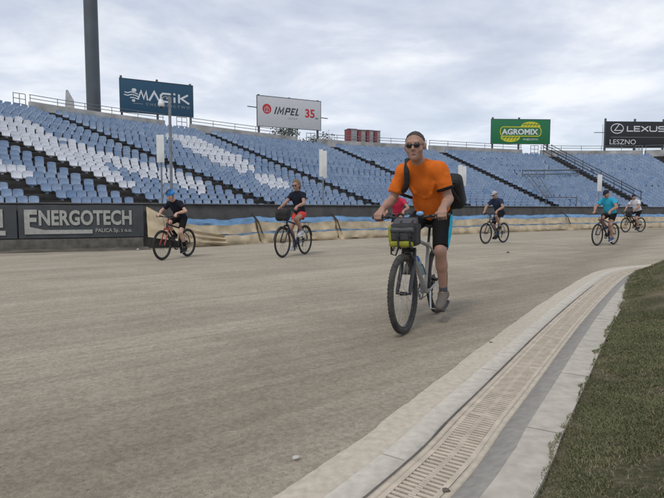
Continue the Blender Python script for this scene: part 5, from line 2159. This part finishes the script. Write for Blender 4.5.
        for q in (1, -1):
            ball, f_, nu = foot[q]
            F = SDF()
            gs = .014 * s
            F.cone(an[q] - nu * .012 * s, ball + nu * .014 * s, .036 * s + gs, .030 * s + gs, .02, cut=[(an[q] + nu * .012 * s, nu)])
            F.cone(ball + nu * .012 * s, ball + f_ * .085 * s, .032 * s + gs, .022 * s + gs, .02)
            F.cone(an[q] - nu * .02 * s, an[q] - f_ * .035 * s - nu * .045 * s, .036 * s + gs, .028 * s + gs, .02, cut=[(an[q] + nu * .015 * s, nu)])
            so = F.build('shoe', shoe[0], o, max(voxel * .8, .008), cuts=[(ball - nu * .026 * s, -nu)])
            sol = SDF()
            sol.box(ball - f_ * .036 * s - nu * .030 * s, vec(.138, .048, .016) * s, np.stack([f_, np.cross(nu, f_), nu], 1), .012 * s)
            sol.build('sole', shoe[1], so, max(voxel * .8, .008))
            if sock is not None:
                k_ = SDF()
                ud = unit(kn[q] - an[q])
                k_.cone(an[q] - ud * .02, an[q] + ud * sock[1] * s, .040 * s, .040 * s + .010 * sock[1], .01, cut=[(an[q] + ud * sock[1] * s * .9, ud)])
                k_.build('sock', sock[0], o, max(voxel * .8, .008))
        # hair, hat, face
        if hair is not None:
            hh = SDF()
            if hairlen == 'short':
                hh.ell(H(-.015, 0, .034), vec(.1002, .0815, .0895) * HS, HR, .01)
                cutp = [(H(.060, 0, .070 + hairline), unit(hf * .80 - hz * .60)), (H(-.03, 0, -.03), unit(-hz + hf * .45))]
                hh.build('hair', hair, o, max(voxel * .6, .004), cuts=cutp, wr=.0035, wf=150)
            else:
                hh.ell(H(-.02, 0, .035), vec(.108, .090, .100) * HS, HR, .02)
                hh.ell(H(-.045, 0, -.045), vec(.075, .088, .095) * HS, HR, .02)
                hh.build('hair', hair, o, max(voxel * .8, .008), cuts=[(H(.035, 0, .045), unit(hf * .85 - hz * .5))], wr=.006, wf=40)
        if hat == 'helmet':
            hm = SDF()
            hm.ell(H(-.012, 0, .055), vec(.125, .098, .085) * HS, HR, .02)
            ho = hm.build('helmet', hatcol, o, max(voxel * .8, .008), cuts=[(H(0, 0, .035), unit(-hz + hf * .10))])
            vm = MB()
            for yy in (-.05, -.018, .018, .05):
                pts = [H(.125 * math.cos(a), yy, .055 + .088 * math.sin(a)) if abs(yy) < .03 else H(.108 * math.cos(a), yy, .052 + .077 * math.sin(a)) for a in [math.radians(x) for x in range(25, 160, 15)]]
                vm.tube(pts, .0085 * HS, 6)
            vm.build('vents', M_BLKP, ho)
            sm = MB()
            for q in (1, -1):
                sm.tube([H(.03, q * .088, .035), H(.035, q * .075, -.03), H(.045, q * .03, -.105), H(.045, 0, -.115)], .006 * HS, 6)
            sm.build('chin_strap', M_BLKP, ho)
        elif hat == 'cap':
            hm = SDF()
            hm.ell(H(-.012, 0, .045), vec(.106, .086, .088) * HS, HR, .015)
            ho = hm.build('cap', hatcol, o, max(voxel * .8, .008), cuts=[(H(0, 0, .042), -hz)])
            pk = SDF()
            pk.ell(H(.095, 0, .043), vec(.075, .066, .012) * HS, HR, .01)
            pk.build('peak', hatcol, ho, max(voxel * .7, .006), cuts=[(H(.06, 0, .04), -hf)])
        if glasses:
            gl = SDF()
            for q in (1, -1):
                gl.ell(H(.093, q * .032, .008), vec(.010, .027, .020) * HS, HR, .006)
                gl.cone(H(.088, q * .055, .014), H(-.005, q * .082, .014), .0042 * HS, .0042 * HS, .004)
            gl.cone(H(.102, -.012, .014), H(.102, .012, .014), .0045 * HS, .0045 * HS, .004)
            gl.build('sunglasses', mat('sunglass_black', (0.008, 0.008, 0.009), 0.15, var=0.05), o, max(.004, voxel * .5))
        else:
            for q in (1, -1):
                ey = MB()
                ey.sphere(H(.078, q * .031, .008), .014 * HS, 8)
                eo = ey.build('eye', mat('eye_white', (0.5, 0.48, 0.46), 0.3, var=0.05), o)
                ir = MB()
                ir.sphere(H(.0875, q * .031, .007), .0065 * HS, 6)
                ir.build('iris', mat('iris_dark', (0.03, 0.02, 0.015), 0.2), eo)
        lp_ = SDF()
        lp_.cone(H(.0865, -.021, -.066), H(.0905, 0, -.0625), .003 * HS, .0048 * HS, .002).cone(H(.0905, 0, -.0625), H(.0865, .021, -.066), .0048 * HS, .003 * HS, .002)
        lp_.cone(H(.0855, -.016, -.070), H(.0885, 0, -.072), .003 * HS, .005 * HS, .002).cone(H(.0885, 0, -.072), H(.0855, .016, -.070), .005 * HS, .003 * HS, .002)
        lp_.build('lips', mat('lip', (0.25, 0.10, 0.085), 0.5), o, max(.004, voxel * .35))
        self.H, self.HS, self.hand = H, HS, hand


C_NAVY = cloth('navy', (0.012, 0.014, 0.024))
C_BLACK = cloth('black', (0.009, 0.009, 0.010))
C_ORANGE = cloth('orange', (0.66, 0.145, 0.016), 0.12)
C_CYAN = cloth('turquoise', (0.03, 0.34, 0.50), 0.08)
C_WHITE = cloth('white', (0.60, 0.59, 0.62), 0.06)
C_PINK = cloth('raspberry', (0.55, 0.030, 0.075), 0.1)
C_CORAL = cloth('coral', (0.62, 0.06, 0.05), 0.1)
C_DKBLUE = cloth('dark_blue', (0.022, 0.033, 0.065))
SH_GREY = (cloth('shoe_taupe', (0.13, 0.115, 0.10)), mat('sole_dark', (0.05, 0.047, 0.045), 0.9))
SH_WHITE = (cloth('shoe_white', (0.55, 0.54, 0.56)), mat('sole_white', (0.6, 0.6, 0.6), 0.8))
SH_BLACK = (cloth('shoe_black', (0.02, 0.02, 0.022)), mat('sole_grey', (0.12, 0.12, 0.12), 0.9))
SH_BLUE = (cloth('shoe_blue', (0.06, 0.09, 0.16)), mat('sole_white', (0.6, 0.6, 0.6), 0.8))
HAIR_GREY = mat('hair_grey', (0.050, 0.043, 0.038), 0.8, var=0.4, scale=60, bump=0.4, bscale=150)
HAIR_BLOND = mat('hair_blond', (0.17, 0.105, 0.055), 0.7, var=0.35, scale=40, bump=0.4, bscale=90)
HAIR_DARK = mat('hair_dark', (0.03, 0.022, 0.017), 0.7, var=0.3, scale=40)

# ---- the man in orange
bk1 = Bike((404.5, 332.5), 438, W=1.08, r=0.352, rt=0.027, hz=1.005, hs=0.955, bw=0.72, pedal_y=.17, crank_a=-76, frame='grey', fork='black', knobs=True, dy=26, roll=2.0,
           label='grey mountain bike with knobbly dusty tyres and bag on its handlebar, nearest of all')
r1 = Rider(bk1, 'man in orange t-shirt and sunglasses riding grey mountain bike with black backpack', s=1.03, lean=41, headlean=24, look=6, yaw=7, voxel=0.006, skin='tan', shirt=C_ORANGE, shorts=C_BLACK,
           belly=0.028, sleeve=0.72, legcut=0.93, shoe=SH_GREY, sock=(cloth('sock_grey', (0.10, 0.10, 0.115)), 0.085), hair=HAIR_GREY, glasses=True, head_s=1.06, build=0.98, toe={1: 10, -1: 4}, torso=0.545, knee_out=0.16, hairline=.026, wrinkle=.011, lat=-.016, hip_y=.048, arm=.965, folds=True, elbow=(-.6, .22, -.75, .42))
# turquoise stripe down the outside of each leg of the shorts
for q in (1, -1):
    a, b_ = r1.hp[q], r1.kn[q]
    u_ = unit(b_ - a)
    outv = unit(vec(0, q, 0) - u_ * (vec(0, q, 0) @ u_))
    sp_ = SDF()
    f0, f1 = .10, .925
    p0, p1 = a + u_ * .46 * f0 + outv * .058, a + u_ * .458 * f1 + outv * .034
    for t_ in np.linspace(0, 1, 14):
        p = p0 + (p1 - p0) * t_ + outv * (.010 * math.sin(t_ * 3.1))
        sp_.ell(p, vec(.036, .045, .036) * (1 - .12 * t_), None, .02)
    sp_.build('side_stripe', cloth('stripe_turquoise', (0.03, 0.42, 0.58)), r1.shorts, .008, cuts=[(a + u_ * .46 * f1, u_)])
# dark band round the left sleeve
ud = unit(r1.el[1] - r1.sh[1])
ab_ = SDF()
c0 = r1.sh[1] + (r1.el[1] - r1.sh[1]) * .60
c1 = r1.sh[1] + (r1.el[1] - r1.sh[1]) * .70
ab_.cone(c0 - ud * .03, c1 + ud * .03, .083, .082, .01, cut=[(c0, -ud), (c1, ud)])
ARM = ab_
# watch


def follow(root_obj, like):
    root_obj.location = like.loc
    root_obj.rotation_euler = (like.roll, 0, like.rz)


# backpack
bp = empty('backpack'); follow(bp, bk1)
ARM.build('shoulder_strap', C_BLACK, bp, .008)
tag(bp, 'black backpack worn by the man in the orange t-shirt', 'backpack')
M_PACK = mat('pack_black', (0.011, 0.011, 0.012), 0.75, var=0.3, scale=14, bump=0.3, bscale=30)
bc = r1.hip + r1.dr * .10 - r1.fw * .195 + vec(0, .150, 0)
K = SDF()
K.box(bc, vec(.09, .135, .195), r1.R, .07, .03)
K.box(bc - r1.fw * .075 - r1.dr * .05, vec(.05, .105, .115), r1.R, .045, .03)
K.build('pack_body', M_PACK, bp, .012, wr=.006, wf=22, seed=9)
for q in (-1,):
    S_ = r1.sh[q] - vec(0, q * .062, 0)
    pts = [bc + r1.dr * .20 + vec(0, q * .09, 0) + r1.fw * .06, S_ - r1.fw * .085 + r1.dr * .062, S_ + r1.dr * .092, S_ + r1.fw * .078 + r1.dr * .05, S_ + r1.fw * .128 - r1.dr * .06 + vec(0, q * .012, 0),
           S_ + r1.fw * .120 - r1.dr * .14 + vec(0, q * .06, 0), S_ + r1.fw * .04 - r1.dr * .25 + vec(0, q * .118, 0), bc - r1.dr * .12 + vec(0, q * .13, 0) + r1.fw * .06]
    P_ = [catmull([Vector(p) for p in pts], (len(pts) - 1) * i / 40) for i in range(41)]
    K = SDF()
    for a, b_ in zip(P_, P_[1:]):
        for w_ in (-.014, 0, .014):
            K.cone(np.array(a) + vec(0, w_, 0), np.array(b_) + vec(0, w_, 0), .0105, .0105, .012)
    K.build('shoulder_strap', M_PACK, bp, .009)
_c = (c0 + c1) / 2
K = SDF()
for a, b_ in ((bc + r1.dr * .15 + vec(0, .07, 0) + r1.fw * .05, _c - r1.fw * .085), (bc - r1.dr * .10 + vec(0, .09, 0) + r1.fw * .06, _c - r1.fw * .085 - r1.dr * .02)):
    for w_ in (-.012, .0, .012):
        K.cone(a + vec(0, w_, 0), b_ + vec(0, w_, 0), .010, .010, .01)
K.build('shoulder_strap', M_PACK, bp, .009)
K = MB()
K.tube([bc + r1.dr * .19 + vec(0, -.04, 0), bc + r1.dr * .225 + vec(0, 0, 0), bc + r1.dr * .19 + vec(0, .04, 0)], .009, 8)
K.build('haul_loop', M_PACK, bp)
# handlebar bag
hbag = empty('handlebar_bag'); follow(hbag, bk1)
tag(hbag, 'yellow green and dark grey bag strapped before the grey mountain bike\'s handlebar', 'handlebar bag')
M_LIME = mat('bag_lime', (0.24, 0.24, 0.016), 0.7, var=0.15, scale=9, bump=0.2, bscale=30)
M_BAGG = mat('bag_grey', (0.06, 0.06, 0.064), 0.6, var=0.2, scale=12, bump=0.2, bscale=40)
M_BAGK = mat('bag_black', (0.014, 0.014, 0.015), 0.65, var=0.25, scale=12, bump=0.2, bscale=40)
ob = bk1.bar + vec(.14, .010, -.140)
I3 = np.eye(3)
K = SDF(); K.box(ob, vec(.095, .120, .100), I3, .035, .03)
bo = K.build('bag_body', M_BAGK, hbag, .008, wr=.006, wf=26)
K = SDF(); K.box(ob + vec(.010, -.012, -.078), vec(.096, .112, .028), I3, .024, .02)
K.build('base_panel', M_LIME, hbag, .007, wr=.004, wf=28)
K = SDF(); K.box(ob + vec(.008, -.110, .012), vec(.094, .017, .075), I3, .015, .02)
K.build('side_panel', M_LIME, hbag, .007, wr=.003, wf=30)
tl = math.radians(34)
RL = np.stack([vec(math.cos(tl), 0, -math.sin(tl)), vec(0, 1, 0), vec(math.sin(tl), 0, math.cos(tl))], 1)
K = SDF(); K.box(ob + vec(.030, .0, .078), vec(.095, .108, .026), RL, .02, .02)
K.build('lid', M_BAGG, hbag, .007, wr=.005, wf=28)
K = MB()
K.tube([ob + vec(.098, -.105, .02), ob + vec(.106, 0, .026), ob + vec(.098, .105, .02)], .004, 6)
K.build('zip', M_BAGK, hbag)
K = SDF(); K.box(ob + vec(.090, -.01, -.012), vec(.014, .090, .036), I3, .012, .01)
K.build('front_pocket', mat('bag_charcoal', (0.035, 0.035, 0.038), 0.65, bump=0.2, bscale=40), hbag, .007, wr=.004, wf=30)
for yy in (-.03, .075):
    K = MB()
    K.tube([ob + vec(-.09, yy, .12), ob + vec(.02, yy, .118), ob + vec(.108, yy, .035), ob + vec(.112, yy, -.03), ob + vec(.110, yy, -.10), ob + vec(.05, yy, -.118)], .009, 6)
    K.build('strap', M_BAGK, hbag)
    K = MB()
    K.box((ob[0] + .112, ob[1] + yy - .016, ob[2] - .02), (ob[0] + .124, ob[1] + yy + .016, ob[2] + .012), bev=.003)
    K.build('buckle', M_BAGK, hbag)
K = MB()
K.tube([ob + vec(.04, -.12, -.105), ob + vec(.06, -.115, -.165), ob + vec(.06, -.075, -.18), ob + vec(.04, -.05, -.105)], .008, 6)
K.build('loop', M_BAGK, hbag)
# bell-like blue device on the bar
K = SDF(); K.ell(bk1.bar + vec(.015, .105, .040), vec(.018, .036, .024), None, .01)
K.build('bell', mat('bell_blue', (0.16, 0.36, 0.60), 0.3, var=0.1), bk1.hb, .006)
# bottle in its cage on the down tube
dt0, dt1 = bk1.bb, bk1.crown
dtd = unit(dt1 - dt0)
upn = unit(np.cross(vec(0, 1, 0), dtd)); upn = upn if upn[2] > 0 else -upn
c0 = dt0 + dtd * .20 + upn * .065 + vec(0, .0, 0)
bt = empty('water_bottle'); follow(bt, bk1)
tag(bt, 'clear bluish water bottle with blue cap carried in the grey mountain bike\'s frame', 'bottle')
K = MB()
K.tube([c0, c0 + dtd * .008, c0 + dtd * .12, c0 + dtd * .135, c0 + dtd * .15, c0 + dtd * .185, c0 + dtd * .20], [.033, .0365, .0365, .033, .036, .034, .022], 18)
K.build('bottle_body', mat('bottle_plastic', (0.25, 0.36, 0.42), 0.25, var=0.1), bt)
K = MB()
K.tube([c0 + dtd * .2, c0 + dtd * .235, c0 + dtd * .24, c0 + dtd * .26], [.030, .028, .014, .011], 16)
K.build('cap', mat('cap_blue', (0.02, 0.12, 0.42), 0.4), bt)
K = MB()
for q in (1, -1):
    K.tube([c0 + dtd * .0 + vec(0, q * .040, 0), c0 + dtd * .14 + vec(0, q * .042, 0), c0 + dtd * .15 - upn * .045], .004, 6)
K.tube([c0 - dtd * .008 + vec(0, -.04, 0), c0 - dtd * .008 + vec(0, .04, 0)], .004, 6)
K.build('bottle_cage', M_BLK, bk1.root)

# ---- child with the blue helmet
bk2 = Bike((162.5, 259.7), 188, W=0.98, r=0.325, rt=0.023, hz=0.93, hs=0.82, bw=0.56, crank_a=-100, frame='black', fork='red', dy=5, cl=.15, label='black bicycle with red fork ridden by the child in blue helmet')
r2 = Rider(bk2, 'child in blue helmet and dark t-shirt riding the bicycle with red fork', s=0.86, lean=36, headlean=30, look=28, voxel=0.012, skin='fair', shirt=C_NAVY, shorts=C_BLACK, sleeve=0.6, legcut=0.7,
           shoe=SH_BLACK, sock=(C_BLACK, .22), hair=HAIR_DARK, hat='helmet', hatcol=mat('helmet_blue', (0.01, 0.22, 0.62), 0.35, var=0.1), glasses=False, head_s=1.1, build=.95)
# ---- woman with basket
bk3 = Bike((282.7, 257.2), 305, W=1.06, r=0.35, rt=0.020, hz=1.08, hs=0.90, bw=0.56, crank_a=75, frame='blue', fork='black', dy=5, guards=True, rack=True, label='dark blue city bicycle with black front basket and rear rack')
r3 = Rider(bk3, 'woman with short blond hair and sunglasses in navy t-shirt and coral shorts', s=0.97, lean=12, headlean=8, look=14, voxel=0.012, skin='tan', shirt=C_NAVY, shorts=C_CORAL, sleeve=0.5, legcut=0.42,
           shoe=SH_WHITE, hair=HAIR_BLOND, hairlen='long', glasses=True, head_s=1.05, build=.92, elbow=(-.2, .6, -.6))
bsk = empty('front_bag'); follow(bsk, bk3)
tag(bsk, 'black bag hanging before the handlebar of the dark blue city bicycle', 'bag')
ob = bk3.bar + vec(.16, -.03, -.13)
K = SDF(); K.box(ob, vec(.11, .17, .12), np.eye(3), .075, .02).box(ob + vec(.0, .02, .08), vec(.09, .14, .07), np.eye(3), .05, .04); K.build('bag_body', M_PACK, bsk, .012, wr=.018, wf=14)
K = MB(); K.tube([ob + vec(-.05, -.12, .13), ob + vec(-.06, -.1, .2), ob + vec(-.06, .1, .2), ob + vec(-.05, .12, .13)], .008, 6); K.build('handle', M_PACK, bsk)
# ---- navy rider in tights
bk4 = Bike((485.7, 243.6), 503.3, W=1.02, r=0.335, rt=0.022, hz=0.96, hs=0.90, bw=0.58, crank_a=60, frame='bluegrey', fork='black', dy=3.4, label='black and blue bicycle ridden by the navy shirted rider in tights')
r4 = Rider(bk4, 'rider in navy t-shirt, pale cap and black tights right of the backpack', s=0.95, lean=30, headlean=20, look=18, voxel=0.013, skin='tan', shirt=C_DKBLUE, shorts=C_BLACK, sleeve=0.55, legcut=0.98,
           shoe=SH_BLACK, hair=HAIR_DARK, hat='cap', hatcol=cloth('cap_pale', (0.42, 0.42, 0.44)), glasses=True)
# ---- turquoise rider
bk5 = Bike((597, 245.4), 613.4, W=1.02, r=0.335, rt=0.022, hz=0.96, hs=0.88, bw=0.60, crank_a=-80, frame='black', fork='black', dy=3.6, label='black bicycle ridden by the man in turquoise t-shirt')
r5 = Rider(bk5, 'man in turquoise t-shirt, dark cap and black shorts riding a black bicycle', s=0.96, lean=27, headlean=22, look=30, yaw=-6, voxel=0.013, skin='tan', shirt=C_CYAN, shorts=C_BLACK, belly=.03, sleeve=0.55, legcut=0.6,
           shoe=SH_BLUE, hair=HAIR_DARK, hat='cap', hatcol=cloth('cap_dark', (0.022, 0.022, 0.03)), glasses=False, build=1.05)
# ---- white shirt rider
bk6 = Bike((625.5, 232.2), 646.3, W=1.04, r=0.36, rt=0.024, rear_y=231.7, hz=1.0, hs=0.95, bw=0.60, crank_a=-95, frame='black', fork='black', label='black bicycle seen side on under the man in white t-shirt')
r6 = Rider(bk6, 'man in white t-shirt, dark cap and dark shorts riding at far right', s=1.04, lean=26, headlean=15, look=12, voxel=0.014, skin='tan', shirt=C_WHITE, shorts=C_BLACK, belly=.03, sleeve=0.6, legcut=0.7,
           shoe=SH_BLACK, hair=HAIR_DARK, hat='cap', hatcol=cloth('cap_dark', (0.022, 0.022, 0.03)), glasses=False, build=1.05)
hb6 = empty('handlebar_bag'); follow(hb6, bk6)
tag(hb6, 'dark bag hung on the handlebar before the man in white t-shirt', 'handlebar bag')
K = SDF(); K.box(bk6.bar + vec(.02, 0, -.12), vec(.09, .13, .13), np.eye(3), .05, .02); K.build('bag_body', M_PACK, hb6, .016)
K = MB(); K.tube([bk6.bar + vec(.02, -.05, 0), bk6.bar + vec(0, 0, .02), bk6.bar + vec(.02, .05, 0)], .012, 6); K.build('strap', M_PACK, hb6)
# ---- rider in pink behind the man in orange
bk7 = Bike((393, 250.5), 399.5, W=1.0, r=0.335, rt=0.022, hz=0.97, hs=0.86, bw=0.58, crank_a=70, frame='black', fork='black', dy=4, label='bicycle mostly hidden behind the grey mountain bike')
r7 = Rider(bk7, 'rider in raspberry pink t-shirt partly hidden behind the man in orange', s=0.93, lean=28, headlean=24, look=24, voxel=0.013, skin='tan', shirt=C_PINK, shorts=C_BLACK, sleeve=0.5, legcut=0.6,
           shoe=SH_BLACK, hair=HAIR_DARK, hat='cap', hatcol=cloth('cap_dark', (0.022, 0.022, 0.03)), glasses=True, build=.95)
